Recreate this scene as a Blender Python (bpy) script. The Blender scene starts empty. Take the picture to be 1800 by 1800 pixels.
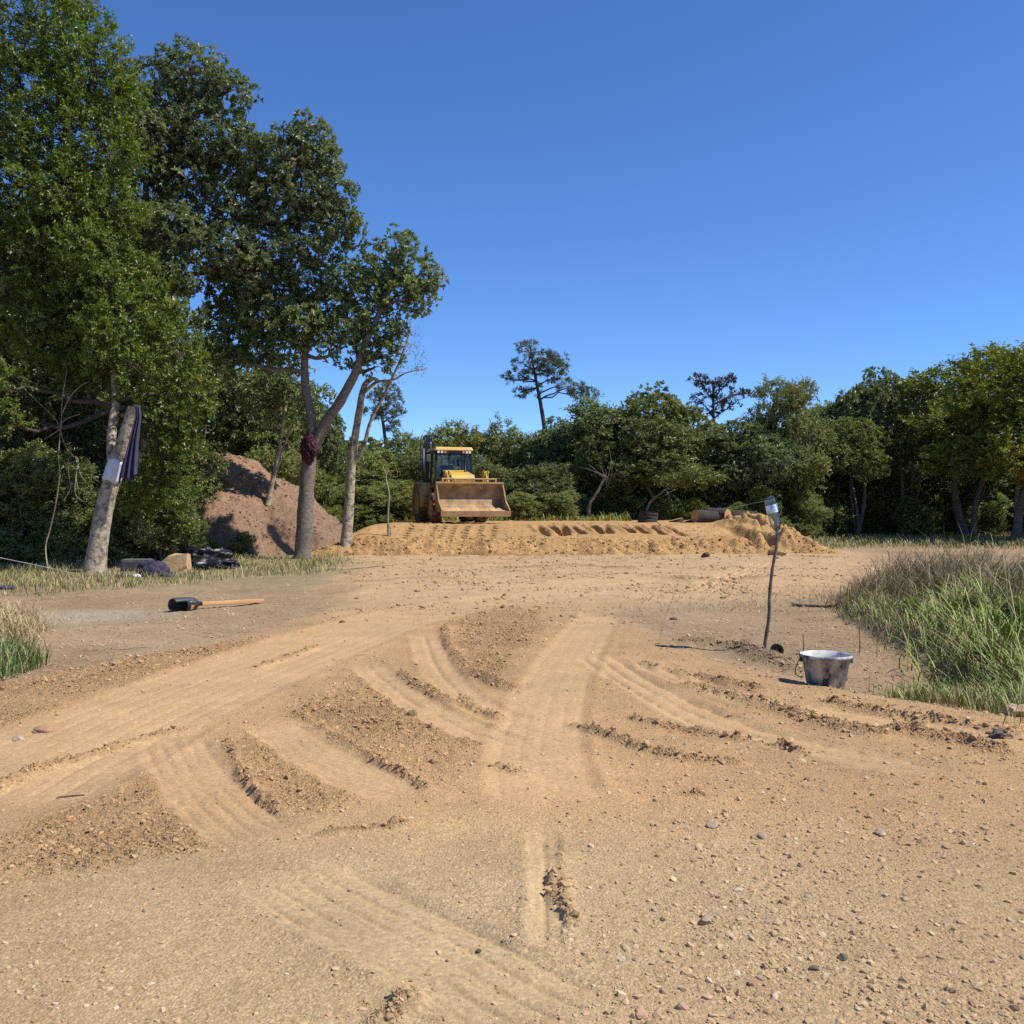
import bpy, bmesh, math, random
import numpy as np
from mathutils import Vector, Matrix, noise as mnoise

# ------------------------------------------------------------------ camera, sky, sun, exposure
R = math.radians
S = bpy.context.scene
COL = S.collection
F, HY, CH = 1657.0, 895.0, 1.35          # focal length in photo pixels, horizon row, camera height
cam = bpy.data.cameras.new('camera')
cam.lens = F / 1800 * 36
cam.sensor_width = 36
cam.clip_start = 0.05
cam.clip_end = 3000
camo = bpy.data.objects.new('camera', cam)
camo.location = (0, 0, CH)
camo.rotation_euler = (R(90) - math.atan((900 - HY) / F), 0, 0)
COL.objects.link(camo)
S.camera = camo

SUN_EL, SUN_ROT = 54.0, 103.0             # sun to the right of the view, a little behind the camera
world = bpy.data.worlds.new('World')
S.world = world
world.use_nodes = True
wn = world.node_tree
wn.nodes.clear()
sky = wn.nodes.new('ShaderNodeTexSky')
sky.sky_type = 'NISHITA'
sky.sun_disc = False
sky.sun_elevation = R(SUN_EL)
sky.sun_rotation = R(SUN_ROT)
sky.altitude = 0
sky.air_density = 0.72
sky.dust_density = 0.0
sky.ozone_density = 10.0
bg = wn.nodes.new('ShaderNodeBackground')
bg.inputs['Strength'].default_value = 0.138
wo = wn.nodes.new('ShaderNodeOutputWorld')
hsv = wn.nodes.new('ShaderNodeHueSaturation')
hsv.inputs['Saturation'].default_value = 1.06
hsv.inputs['Hue'].default_value = 0.503
wn.links.new(sky.outputs[0], hsv.inputs['Color'])
wn.links.new(hsv.outputs[0], bg.inputs[0])
wn.links.new(bg.outputs[0], wo.inputs[0])

sl = bpy.data.lights.new('sun', 'SUN')
sl.energy = 4.6
sl.angle = R(0.53)
sl.color = (1.0, 0.955, 0.88)
so = bpy.data.objects.new('sun', sl)
az = R(90 - SUN_ROT)
sdir = Vector((math.cos(R(SUN_EL)) * math.cos(az), math.cos(R(SUN_EL)) * math.sin(az), math.sin(R(SUN_EL))))
so.rotation_euler = sdir.to_track_quat('Z', 'Y').to_euler()
so.location = (20, -5, 30)
COL.objects.link(so)
S.view_settings.view_transform = 'Standard'
S.view_settings.look = 'None'
S.view_settings.gamma = 1
S.view_settings.exposure = 0.45
S.view_settings.use_curve_mapping = False
S.cycles.use_denoising = False
S.cycles.max_bounces = 6
S.cycles.transparent_max_bounces = 12
S.cycles.caustics_reflective = False
S.cycles.caustics_refractive = False

rng = np.random.default_rng(7)
random.seed(7)

# ------------------------------------------------------------------ photo pixel -> place
def G(px, py):                       # a point on the flat ground
    y = CH * F / (py - HY)
    return np.array([(px - 900) / F * y, y])
def P(px, py, d):                    # a point at a known distance
    return np.array([(px - 900) / F * d, d, CH - (py - HY) / F * d])
def smooth(a, b, x):
    t = np.clip((x - a) / (b - a), 0, 1)
    return t * t * (3 - 2 * t)

# ------------------------------------------------------------------ noise
def h01(ix, iy, seed):
    h = (ix.astype(np.int64) * 374761393 + iy.astype(np.int64) * 668265263 + seed * 974711) & 0xffffffff
    h = ((h ^ (h >> 13)) * 1274126177) & 0xffffffff
    h = ((h ^ (h >> 16)) * 2246822519) & 0xffffffff
    return ((h ^ (h >> 15)) & 0xffffff) / float(0xffffff)
def vn(x, y, seed=0):
    ix, iy = np.floor(x), np.floor(y)
    fx, fy = x - ix, y - iy
    fx = fx * fx * (3 - 2 * fx); fy = fy * fy * (3 - 2 * fy)
    a = h01(ix, iy, seed); b = h01(ix + 1, iy, seed); c = h01(ix, iy + 1, seed); d = h01(ix + 1, iy + 1, seed)
    return (a + (b - a) * fx) * (1 - fy) + (c + (d - c) * fx) * fy
def fbm(x, y, o=4, seed=0):
    s = 0; a = 0.5; t = 0
    for i in range(o):
        s = s + a * vn(x, y, seed + i * 17); t += a
        x = x * 2.03 + 5.1; y = y * 2.03 + 1.7; a *= 0.5
    return s / t - 0.5
def clods(x, y, seed=0, keep=1.0, rmin=0.2, rmax=0.62):     # half-buried lumps, one per cell; height in cells
    ix, iy = np.floor(x), np.floor(y)
    out = np.zeros_like(x)
    for dx in (-1, 0, 1):
        for dy in (-1, 0, 1):
            cx, cy = ix + dx, iy + dy
            a = h01(cx, cy, seed); b = h01(cx, cy, seed + 1); c = h01(cx, cy, seed + 2); k = h01(cx, cy, seed + 3)
            r = rmin + (rmax - rmin) * c * c
            d2 = ((x - cx - a) ** 2 + (y - cy - b) ** 2) / (r * r)
            v = np.where(k < keep, r * np.sqrt(np.clip(1 - d2, 0, 1)), 0)
            out = np.maximum(out, v)
    return out

# ------------------------------------------------------------------ mesh helpers
def link(name, me, parent=None, mat=None):
    o = bpy.data.objects.new(name, me)
    COL.objects.link(o)
    if parent: o.parent = parent
    if mat and me is not None and not me.materials: me.materials.append(mat)
    return o
def np_mesh(name, V, Fc, smooth_=True):
    me = bpy.data.meshes.new(name)
    V = np.asarray(V, np.float32); Fc = np.asarray(Fc, np.int32)
    k = Fc.shape[1]
    me.vertices.add(len(V)); me.vertices.foreach_set('co', V.ravel())
    me.loops.add(Fc.size); me.loops.foreach_set('vertex_index', Fc.ravel())
    me.polygons.add(len(Fc))
    me.polygons.foreach_set('loop_start', np.arange(0, Fc.size, k, dtype=np.int32))
    me.polygons.foreach_set('use_smooth', np.full(len(Fc), smooth_, bool))
    me.update(calc_edges=True)
    return me
def set_col(me, name, C, alpha=None):
    a = me.attributes.new(name, 'FLOAT_COLOR', 'POINT')
    C4 = np.ones((len(C), 4), np.float32); C4[:, :3] = C
    if alpha is not None: C4[:, 3] = alpha
    a.data.foreach_set('color', C4.ravel())
def set_face(me, name, v):
    a = me.attributes.new(name, 'FLOAT', 'FACE')
    a.data.foreach_set('value', np.asarray(v, np.float32))
def tag(o, label=None, cat=None, group=None, kind=None):
    if label: o['label'] = label
    if cat: o['category'] = cat
    if group: o['group'] = group
    if kind: o['kind'] = kind
    return o
def empty(name, loc=(0, 0, 0), rz=0):
    o = bpy.data.objects.new(name, None)
    o.location = loc; o.rotation_euler = (0, 0, rz); o.empty_display_size = 0.3
    COL.objects.link(o)
    return o
def copy_tree(o, parent=None):
    c = o.copy(); COL.objects.link(c); c.parent = parent
    for ch in [x for x in o.children]:
        copy_tree(ch, c)
    return c

class MB:
    def __init__(s): s.v = []; s.f = []
    def add(s, V, Fc):
        n = len(s.v)
        s.v += [tuple(map(float, p)) for p in V]
        s.f += [tuple(int(i) + n for i in f) for f in Fc]
        return s
    def box(s, c, d, rot=None, taper=1.0, tz=None):
        hx, hy, hz = d[0] / 2, d[1] / 2, d[2] / 2
        V = []
        for z in (-1, 1):
            k = taper if z > 0 else 1
            ky = (tz if tz is not None else k) if z > 0 else 1
            V += [Vector((-hx * k, -hy * ky, z * hz)), Vector((hx * k, -hy * ky, z * hz)), Vector((hx * k, hy * ky, z * hz)), Vector((-hx * k, hy * ky, z * hz))]
        if rot is not None: V = [rot @ p for p in V]
        V = [p + Vector(c) for p in V]
        return s.add(V, [(3, 2, 1, 0), (4, 5, 6, 7), (0, 1, 5, 4), (1, 2, 6, 5), (2, 3, 7, 6), (3, 0, 4, 7)])
    def tube(s, pts, rad, n=8, caps=True):
        V, Fc = tube_np(pts, rad, n)
        s.add(V, Fc)
        if caps:
            m = len(s.v) - len(V)
            s.f.append(tuple(m + i for i in range(n))[::-1])
            s.f.append(tuple(m + len(V) - n + i for i in range(n)))
        return s
    def lathe(s, prof, n=24, mat=None):       # profile of (r, z) about z
        V = []; Fc = []
        for r, z in prof:
            for i in range(n):
                a = 2 * math.pi * i / n
                V.append(Vector((r * math.cos(a), r * math.sin(a), z)))
        for j in range(len(prof) - 1):
            for i in range(n):
                k = (i + 1) % n
                Fc.append((j * n + i, j * n + k, (j + 1) * n + k, (j + 1) * n + i))
        if mat is not None: V = [mat @ p for p in V]
        return s.add(V, Fc)
    def prism(s, poly, x0, x1):               # outline in (y, z) run along x
        n = len(poly)
        V = [(x0, p[0], p[1]) for p in poly] + [(x1, p[0], p[1]) for p in poly]
        Fc = [tuple(range(n))[::-1], tuple(range(n, 2 * n))]
        Fc += [(i, (i + 1) % n, n + (i + 1) % n, n + i) for i in range(n)]
        return s.add(V, Fc)
    def mesh(s, name, smooth_=False, bevel=0):
        me = bpy.data.meshes.new(name)
        me.from_pydata(s.v, [], s.f); me.update()
        bm = bmesh.new(); bm.from_mesh(me)
        bmesh.ops.recalc_face_normals(bm, faces=bm.faces)
        if bevel: bmesh.ops.bevel(bm, geom=list(bm.edges), offset=bevel, segments=2, affect='EDGES', profile=0.6, clamp_overlap=True)
        bm.to_mesh(me); bm.free()
        if smooth_: me.shade_smooth()
        return me
    def build(s, name, mat, parent=None, smooth_=False, bevel=0):
        return link(name, s.mesh(name, smooth_, bevel), parent, mat)
def tube_np(pts, rad, n=8):
    pts = np.asarray(pts, float); m = len(pts)
    rad = np.broadcast_to(np.asarray(rad, float), (m,))
    T = np.gradient(pts, axis=0); T /= np.linalg.norm(T, axis=1, keepdims=True) + 1e-9
    u = np.cross(T[0], [0.3, 0.9, 0.1]); u /= np.linalg.norm(u)
    V = []
    a = np.arange(n) * 2 * math.pi / n
    for i in range(m):
        u = u - T[i] * np.dot(u, T[i]); u /= np.linalg.norm(u) + 1e-9
        w = np.cross(T[i], u)
        V.append(pts[i] + rad[i] * (np.cos(a)[:, None] * u + np.sin(a)[:, None] * w))
    V = np.concatenate(V)
    i = np.arange(n); k = (i + 1) % n
    Fc = np.concatenate([np.stack([j * n + i, j * n + k, (j + 1) * n + k, (j + 1) * n + i], 1) for j in range(m - 1)])
    return V, Fc
def catmull(pts, per=8):
    p = np.asarray(pts, float)
    if len(p) < 3:
        t = np.linspace(0, 1, per + 1)[:, None]
        return p[0] * (1 - t) + p[1] * t
    q = np.concatenate([[2 * p[0] - p[1]], p, [2 * p[-1] - p[-2]]])
    out = []
    for i in range(1, len(q) - 2):
        t = np.linspace(0, 1, per, endpoint=False)[:, None]
        a, b, c, d = q[i - 1], q[i], q[i + 1], q[i + 2]
        out.append(0.5 * (2 * b + (c - a) * t + (2 * a - 5 * b + 4 * c - d) * t ** 2 + (3 * b - a - 3 * c + d) * t ** 3))
    out.append(p[-1:])
    return np.concatenate(out)

# ------------------------------------------------------------------ materials
def new_mat(name):
    m = bpy.data.materials.new(name); m.use_nodes = True
    nt = m.node_tree
    return m, nt, nt.nodes['Principled BSDF']
def N(nt, t, **kw):
    n = nt.nodes.new(t)
    for k, v in kw.items():
        if k in n.inputs: n.inputs[k].default_value = v
        else: setattr(n, k, v)
    return n
def mat(name, col, col2=None, scale=6, rough=0.8, metal=0, bump=0.0, bscale=None, detail=6, spec=0.5, stretch=None, contrast=(0.35, 0.65), dust=None):
    m, nt, b = new_mat(name)
    b.inputs['Roughness'].default_value = rough
    b.inputs['Metallic'].default_value = metal
    b.inputs['Specular IOR Level'].default_value = spec
    tc = N(nt, 'ShaderNodeTexCoord'); mp = N(nt, 'ShaderNodeMapping')
    if stretch: mp.inputs['Scale'].default_value = stretch
    nt.links.new(tc.outputs['Object'], mp.inputs[0])
    nz = N(nt, 'ShaderNodeTexNoise', Scale=scale, Detail=detail, Roughness=0.62)
    nt.links.new(mp.outputs[0], nz.inputs['Vector'])
    rp = N(nt, 'ShaderNodeValToRGB')
    rp.color_ramp.elements[0].position, rp.color_ramp.elements[1].position = contrast
    c2 = col2 or tuple(c * 0.72 for c in col)
    rp.color_ramp.elements[0].color = (*c2, 1); rp.color_ramp.elements[1].color = (*col, 1)
    nt.links.new(nz.outputs[0], rp.inputs[0])
    src = rp.outputs[0]
    if dust:
        n2 = N(nt, 'ShaderNodeTexNoise', Scale=dust[1], Detail=5.0)
        nt.links.new(mp.outputs[0], n2.inputs['Vector'])
        r2 = N(nt, 'ShaderNodeValToRGB')
        r2.color_ramp.elements[0].position, r2.color_ramp.elements[1].position = dust[2]
        nt.links.new(n2.outputs[0], r2.inputs[0])
        mx = N(nt, 'ShaderNodeMix', data_type='RGBA')
        nt.links.new(r2.outputs[0], mx.inputs[0]); nt.links.new(src, mx.inputs[6])
        mx.inputs[7].default_value = (*dust[0], 1)
        src = mx.outputs[2]
    nt.links.new(src, b.inputs['Base Color'])
    if bump:
        nb = N(nt, 'ShaderNodeTexNoise', Scale=bscale or scale * 3, Detail=5.0)
        nt.links.new(mp.outputs[0], nb.inputs['Vector'])
        bp = N(nt, 'ShaderNodeBump', Strength=bump, Distance=0.02)
        nt.links.new(nb.outputs[0], bp.inputs['Height']); nt.links.new(bp.outputs[0], b.inputs['Normal'])
    return m
def leaf_mat(name, dark, light, warm, rough=0.42, trans=0.25, spec=0.5):
    m, nt, b = new_mat(name)
    at = N(nt, 'ShaderNodeAttribute', attribute_name='tone')
    rp = N(nt, 'ShaderNodeValToRGB')
    e = rp.color_ramp.elements
    e[0].position, e[1].position = 0.05, 0.8
    e[0].color = (*dark, 1); e[1].color = (*light, 1)
    x = e.new(0.97); x.color = (*warm, 1)
    nt.links.new(at.outputs['Fac'], rp.inputs[0])
    oi = N(nt, 'ShaderNodeObjectInfo')
    hv = N(nt, 'ShaderNodeHueSaturation')
    for sock, lo_, hi_, mul in (('Hue', 0.494, 0.512, 1.0), ('Value', 0.88, 1.2, 7.13), ('Saturation', 0.94, 1.08, 3.71)):
        fr = N(nt, 'ShaderNodeMath', operation='MULTIPLY'); fr.inputs[1].default_value = mul
        fc_ = N(nt, 'ShaderNodeMath', operation='FRACT'); mr_ = N(nt, 'ShaderNodeMapRange'); mr_.inputs[3].default_value = lo_; mr_.inputs[4].default_value = hi_
        nt.links.new(oi.outputs['Random'], fr.inputs[0]); nt.links.new(fr.outputs[0], fc_.inputs[0]); nt.links.new(fc_.outputs[0], mr_.inputs[0]); nt.links.new(mr_.outputs[0], hv.inputs[sock])
    nt.links.new(rp.outputs[0], hv.inputs['Color'])
    rp = hv
    nt.links.new(rp.outputs[0], b.inputs['Base Color'])
    b.inputs['Roughness'].default_value = rough
    b.inputs['Specular IOR Level'].default_value = spec
    tr = N(nt, 'ShaderNodeBsdfTranslucent')
    hs = N(nt, 'ShaderNodeHueSaturation', Saturation=1.15, Value=1.5)
    nt.links.new(rp.outputs[0], hs.inputs['Color']); nt.links.new(hs.outputs[0], tr.inputs[0])
    mx = N(nt, 'ShaderNodeMixShader'); mx.inputs[0].default_value = trans
    nt.links.new(b.outputs[0], mx.inputs[1]); nt.links.new(tr.outputs[0], mx.inputs[2])
    nt.links.new(mx.outputs[0], nt.nodes['Material Output'].inputs[0])
    return m
def soil_mat(name, fine=60, strength=0.5):
    m, nt, b = new_mat(name)
    at = N(nt, 'ShaderNodeAttribute', attribute_name='col')
    tc = N(nt, 'ShaderNodeTexCoord')
    n1 = N(nt, 'ShaderNodeTexNoise', Scale=fine, Detail=7.0, Roughness=0.7)
    n2 = N(nt, 'ShaderNodeTexNoise', Scale=2.3, Detail=8.0, Roughness=0.65)
    for n in (n1, n2): nt.links.new(tc.outputs['Object'], n.inputs['Vector'])
    m1 = N(nt, 'ShaderNodeMapRange'); m1.inputs[1].default_value = 0.3; m1.inputs[2].default_value = 0.7; m1.inputs[3].default_value = 0.76; m1.inputs[4].default_value = 1.2
    m2 = N(nt, 'ShaderNodeMapRange'); m2.inputs[1].default_value = 0.3; m2.inputs[2].default_value = 0.7; m2.inputs[3].default_value = 0.88; m2.inputs[4].default_value = 1.1
    nt.links.new(n1.outputs[0], m1.inputs[0]); nt.links.new(n2.outputs[0], m2.inputs[0])
    mu = N(nt, 'ShaderNodeMath', operation='MULTIPLY')
    nt.links.new(m1.outputs[0], mu.inputs[0]); nt.links.new(m2.outputs[0], mu.inputs[1])
    mx = N(nt, 'ShaderNodeVectorMath', operation='SCALE')
    nt.links.new(at.outputs['Color'], mx.inputs[0]); nt.links.new(mu.outputs[0], mx.inputs['Scale'])
    nt.links.new(mx.outputs[0], b.inputs['Base Color'])
    b.inputs['Roughness'].default_value = 0.95
    b.inputs['Specular IOR Level'].default_value = 0.15
    vo = N(nt, 'ShaderNodeTexVoronoi', Scale=fine * 1.5, Randomness=1.0)
    wv = N(nt, 'ShaderNodeVectorMath', operation='ADD'); sw_ = N(nt, 'ShaderNodeVectorMath', operation='SCALE'); sw_.inputs['Scale'].default_value = 0.6 / fine
    nt.links.new(n1.outputs[1], sw_.inputs[0]); nt.links.new(tc.outputs['Object'], wv.inputs[0]); nt.links.new(sw_.outputs[0], wv.inputs[1]); nt.links.new(wv.outputs[0], vo.inputs['Vector'])
    sv_ = N(nt, 'ShaderNodeSeparateColor'); nt.links.new(vo.outputs['Color'], sv_.inputs[0])
    m3 = N(nt, 'ShaderNodeMapRange'); m3.inputs[3].default_value = 0.84; m3.inputs[4].default_value = 1.14
    nt.links.new(sv_.outputs[0], m3.inputs[0])
    mu2 = N(nt, 'ShaderNodeMath', operation='MULTIPLY'); nt.links.new(mu.outputs[0], mu2.inputs[0]); nt.links.new(m3.outputs[0], mu2.inputs[1])
    nt.links.new(mu2.outputs[0], mx.inputs['Scale'])
    n3 = N(nt, 'ShaderNodeTexNoise', Scale=fine * 2.2, Detail=4.0, Roughness=0.6)
    nt.links.new(tc.outputs['Object'], n3.inputs['Vector'])
    ad = N(nt, 'ShaderNodeMath', operation='ADD')
    nt.links.new(n1.outputs[0], ad.inputs[0]); nt.links.new(n3.outputs[0], ad.inputs[1])
    bp = N(nt, 'ShaderNodeBump', Strength=strength, Distance=0.012)
    st_ = N(nt, 'ShaderNodeMath', operation='MULTIPLY'); st_.inputs[1].default_value = strength
    nt.links.new(at.outputs['Alpha'], st_.inputs[0]); nt.links.new(st_.outputs[0], bp.inputs['Strength'])
    iv = N(nt, 'ShaderNodeMath', operation='MULTIPLY'); iv.inputs[1].default_value = -1.3
    nt.links.new(vo.outputs['Distance'], iv.inputs[0])
    ad2 = N(nt, 'ShaderNodeMath', operation='ADD'); nt.links.new(ad.outputs[0], ad2.inputs[0]); nt.links.new(iv.outputs[0], ad2.inputs[1])
    nt.links.new(ad2.outputs[0], bp.inputs['Height']); nt.links.new(bp.outputs[0], b.inputs['Normal'])
    return m
def attr_mat(name, rough=0.9):
    m, nt, b = new_mat(name)
    at = N(nt, 'ShaderNodeAttribute', attribute_name='col')
    nz = N(nt, 'ShaderNodeTexNoise', Scale=90.0, Detail=4.0)
    tc = N(nt, 'ShaderNodeTexCoord'); nt.links.new(tc.outputs['Object'], nz.inputs['Vector'])
    mr = N(nt, 'ShaderNodeMapRange'); mr.inputs[3].default_value = 0.8; mr.inputs[4].default_value = 1.2
    nt.links.new(nz.outputs[0], mr.inputs[0])
    sc = N(nt, 'ShaderNodeVectorMath', operation='SCALE')
    nt.links.new(at.outputs['Color'], sc.inputs[0]); nt.links.new(mr.outputs[0], sc.inputs['Scale'])
    nt.links.new(sc.outputs[0], b.inputs['Base Color'])
    b.inputs['Roughness'].default_value = rough
    b.inputs['Specular IOR Level'].default_value = 0.25
    return m
SAND = np.array([0.400, 0.247, 0.120]); PALE = np.array([0.445, 0.296, 0.158]); TAN = np.array([0.386, 0.274, 0.146])
BROWN = np.array([0.30, 0.205, 0.118]); SHADED_SOIL = np.array([0.345, 0.206, 0.092]); GREYS = np.array([0.34, 0.27, 0.185])
M = {}
M['soil'] = soil_mat('soil', 55, 0.9)
M['soil_far'] = soil_mat('soil_far', 14, 0.8)
M['stone'] = attr_mat('stone')
M['blade'] = attr_mat('blade', 0.6)
M['leaf_broad'] = leaf_mat('leaf_broad', (0.088, 0.120, 0.042), (0.232, 0.278, 0.102), (0.32, 0.32, 0.13), 0.42, 0.3, 0.45)
M['leaf_fine'] = leaf_mat('leaf_fine', (0.068, 0.098, 0.018), (0.192, 0.235, 0.045), (0.26, 0.24, 0.05), 0.45, 0.3)
M['leaf_back'] = leaf_mat('leaf_back', (0.088, 0.110, 0.032), (0.228, 0.250, 0.078), (0.20, 0.19, 0.06), 0.42, 0.25)
M['leaf_bush'] = leaf_mat('leaf_bush', (0.115, 0.140, 0.038), (0.27, 0.285, 0.085), (0.33, 0.28, 0.09), 0.5, 0.3)
M['leaf_olive'] = leaf_mat('leaf_olive', (0.085, 0.105, 0.020), (0.215, 0.225, 0.05), (0.27, 0.22, 0.06), 0.5, 0.3)
M['needle'] = leaf_mat('needle', (0.11, 0.13, 0.055), (0.26, 0.27, 0.12), (0.19, 0.16, 0.06), 0.5, 0.1)
M['needle_dead'] = leaf_mat('needle_dead', (0.050, 0.040, 0.036), (0.130, 0.100, 0.078), (0.2, 0.14, 0.09), 0.7, 0.1)
M['bark_grey'] = mat('bark_grey', (0.235, 0.195, 0.150), (0.095, 0.075, 0.058), 9, 0.9, bump=0.8, bscale=26, stretch=(1, 1, 2.4))
M['bark_dark'] = mat('bark_dark', (0.085, 0.062, 0.045), (0.035, 0.026, 0.02), 9, 0.9, bump=0.8, bscale=22)
M['bark_pale'] = mat('bark_pale', (0.42, 0.34, 0.23), (0.13, 0.10, 0.075), 7, 0.9, bump=0.9, bscale=22, contrast=(0.38, 0.56))
M['bark_pine'] = mat('bark_pine', (0.13, 0.095, 0.075), (0.06, 0.045, 0.036), 9, 0.9, bump=0.8)
M['dry_twig'] = mat('dry_twig', (0.36, 0.29, 0.20), (0.18, 0.14, 0.1), 12, 0.9)
M['cut_wood'] = mat('cut_wood', (0.50, 0.29, 0.125), (0.30, 0.165, 0.07), 5, 0.8, bump=0.3)
M['log_bark'] = mat('log_bark', (0.062, 0.045, 0.036), (0.022, 0.017, 0.015), 12, 0.95, bump=1.0, bscale=20)

# ------------------------------------------------------------------ ground
def poly_dist(X, Y, pts):                # distance to, signed side of and run along an open polyline
    best = np.full(X.shape, 1e9); side = np.zeros(X.shape); run = np.zeros(X.shape); acc = 0
    for a, b in zip(pts[:-1], pts[1:]):
        d = b - a; L2 = d @ d + 1e-12; L = math.sqrt(L2)
        t = np.clip(((X - a[0]) * d[0] + (Y - a[1]) * d[1]) / L2, 0, 1)
        ex, ey = X - a[0] - t * d[0], Y - a[1] - t * d[1]
        dd = np.hypot(ex, ey)
        sg = ((X - a[0]) * d[1] - (Y - a[1]) * d[0]) / L
        k = dd < best
        best = np.where(k, dd, best); side = np.where(k, np.sign(sg) * dd, side); run = np.where(k, acc + t * L, run)
        acc += L
    return best, side, run, acc
def in_poly(X, Y, pts):                  # signed distance, positive inside
    pts = np.asarray(pts); q = np.concatenate([pts, pts[:1]])
    d, _, _, _ = poly_dist(X, Y, q)
    ins = np.zeros(X.shape, bool)
    for a, b in zip(q[:-1], q[1:]):
        c = ((a[1] > Y) != (b[1] > Y)) & (X < (b[0] - a[0]) * (Y - a[1]) / (b[1] - a[1] + 1e-12) + a[0])
        ins ^= c
    return np.where(ins, d, -d)
def gp(*p): return np.array([G(*q) for q in p])
ROAD = gp((-350, 1330), (-300, 1215), (0, 1195), (150, 1165), (300, 1140), (470, 1108), (560, 1072), (585, 1030), (605, 1000), (590, 975), (640, 962), (1000, 958), (1440, 962), (1540, 972),
          (1600, 1005), (1500, 1032), (1380, 1046), (1230, 1054), (1060, 1064), (1110, 1090), (1190, 1130), (1290, 1160), (1400, 1183), (1500, 1205), (1640, 1230), (1800, 1256), (2100, 1300), (2100, 1900), (-350, 1900))
ROAD = np.concatenate([ROAD[:-2], [[3.5, 0.5], [-3.5, 0.5]]])
ROUGH = [gp((402, 1300), (440, 1266), (470, 1275), (540, 1345), (612, 1408), (560, 1424), (490, 1428), (430, 1370)),
         gp((515, 1246), (560, 1215), (632, 1180), (660, 1205), (760, 1262), (838, 1300), (815, 1345), (752, 1388), (660, 1330), (580, 1285)),
         gp((-60, 1500), (120, 1420), (285, 1362), (318, 1420), (385, 1488), (230, 1512), (60, 1540), (-60, 1560)),
         gp((785, 1130), (800, 1095), (870, 1062), (960, 1080), (945, 1130), (905, 1170), (870, 1195), (815, 1175)),
         gp((-200, 1320), (-200, 1225), (0, 1200), (200, 1160), (330, 1140), (480, 1118), (380, 1165), (200, 1225), (0, 1305))]
SWATH = [  # path, half width, ribs across (0: none), rib depth
    (gp((-120, 1430), (200, 1272), (450, 1175), (700, 1088), (900, 1052), (1150, 1032)), 0.62, 9, 0.004),
    (gp((965, 1420), (950, 1300), (985, 1190), (1030, 1120), (1060, 1075)), 0.28, 5, 0.0022),
    (gp((300, 1290), (340, 1360), (400, 1425), (470, 1480)), 0.19, 5, 0.0055),
    (gp((470, 1265), (560, 1325), (670, 1380), (770, 1400)), 0.18, 5, 0.0055),
    (gp((480, 1520), (620, 1590), (780, 1675), (900, 1740), (1080, 1830)), 0.22, 5, 0.0055),
    (gp((955, 1440), (957, 1560), (955, 1700)), 0.06, 2, 0.006),
    (gp((640, 1165), (700, 1215), (800, 1272), (920, 1312)), 0.15, 2, 0.01),
    (gp((745, 1115), (765, 1170), (830, 1235), (930, 1272)), 0.15, 2, 0.01),
    (gp((1040, 1150), (1180, 1232), (1360, 1300), (1700, 1372)), 0.20, 3, 0.012),
    (gp((1130, 1160), (1300, 1225), (1500, 1258), (1800, 1300)), 0.18, 3, 0.012),
    (gp((470, 1478), (540, 1462), (640, 1450)), 0.09, 4, 0.01),
    (gp((820, 1010), (960, 1030), (1200, 1010)), 0.7, 4, 0.02),
    (gp((1230, 1040), (1290, 1010), (1340, 990)), 0.35, 4, 0.03)]
RIDGE = [  # path, half width, height
    (gp((805, 1232), (850, 1252), (888, 1266)), 0.06, 0.045), (gp((700, 1185), (745, 1210), (800, 1238)), 0.05, 0.035), (gp((850, 1192), (880, 1207), (912, 1216)), 0.05, 0.04),
    (gp((782, 1105), (790, 1140), (830, 1185), (880, 1212)), 0.05, 0.035),
    (gp((1005, 1272), (1090, 1300), (1200, 1332), (1295, 1342)), 0.045, 0.045), (gp((1210, 1205), (1330, 1236), (1420, 1266), (1520, 1290), (1600, 1294), (1700, 1312), (1775, 1328)), 0.10, 0.06),
    (gp((1130, 1166), (1250, 1192), (1340, 1215)), 0.05, 0.04), (gp((1110, 1258), (1250, 1292), (1420, 1322)), 0.04, 0.03), (gp((1450, 1235), (1600, 1262), (1790, 1292)), 0.05, 0.04),
    (gp((-20, 1385), (130, 1332), (250, 1292), (335, 1278)), 0.06, 0.035), (gp((555, 1470), (680, 1456), (725, 1448)), 0.03, 0.03), (gp((980, 1528), (984, 1580), (1012, 1625)), 0.03, 0.018),
    (gp((672, 1800), (700, 1778), (728, 1745)), 0.035, 0.04), (gp((1195, 1128), (1290, 1134), (1350, 1150), (1410, 1168)), 0.16, 0.10), (gp((400, 1300), (430, 1370), (490, 1428)), 0.025, 0.018),
    (gp((515, 1250), (580, 1287), (660, 1333), (752, 1390)), 0.03, 0.02), (gp((860, 1348), (930, 1362)), 0.05, 0.03), (gp((1205, 1395), (1250, 1400)), 0.04, 0.02),
    (gp((620, 1022), (760, 1016), (860, 1020)), 0.2, 0.04), (gp((1130, 1012), (1250, 1022), (1350, 1016)), 0.25, 0.06), (gp((900, 1000), (1000, 996), (1120, 1002)), 0.3, 0.05), (gp((450, 1175), (520, 1150), (560, 1138)), 0.05, 0.03)]
SWATH = [(catmull(p, 6), *q) for p, *q in SWATH]
RIDGE = [(catmull(p, 5), *q) for p, *q in RIDGE]
BANK = catmull(gp((1500, 1050), (1478, 1064), (1530, 1108), (1600, 1138), (1660, 1160), (1720, 1188), (1790, 1210)), 6)   # foot of the grassy bank
BANK = np.concatenate([[[7.5, 15.2]], BANK, [[6.5, 5.9]]])
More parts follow.
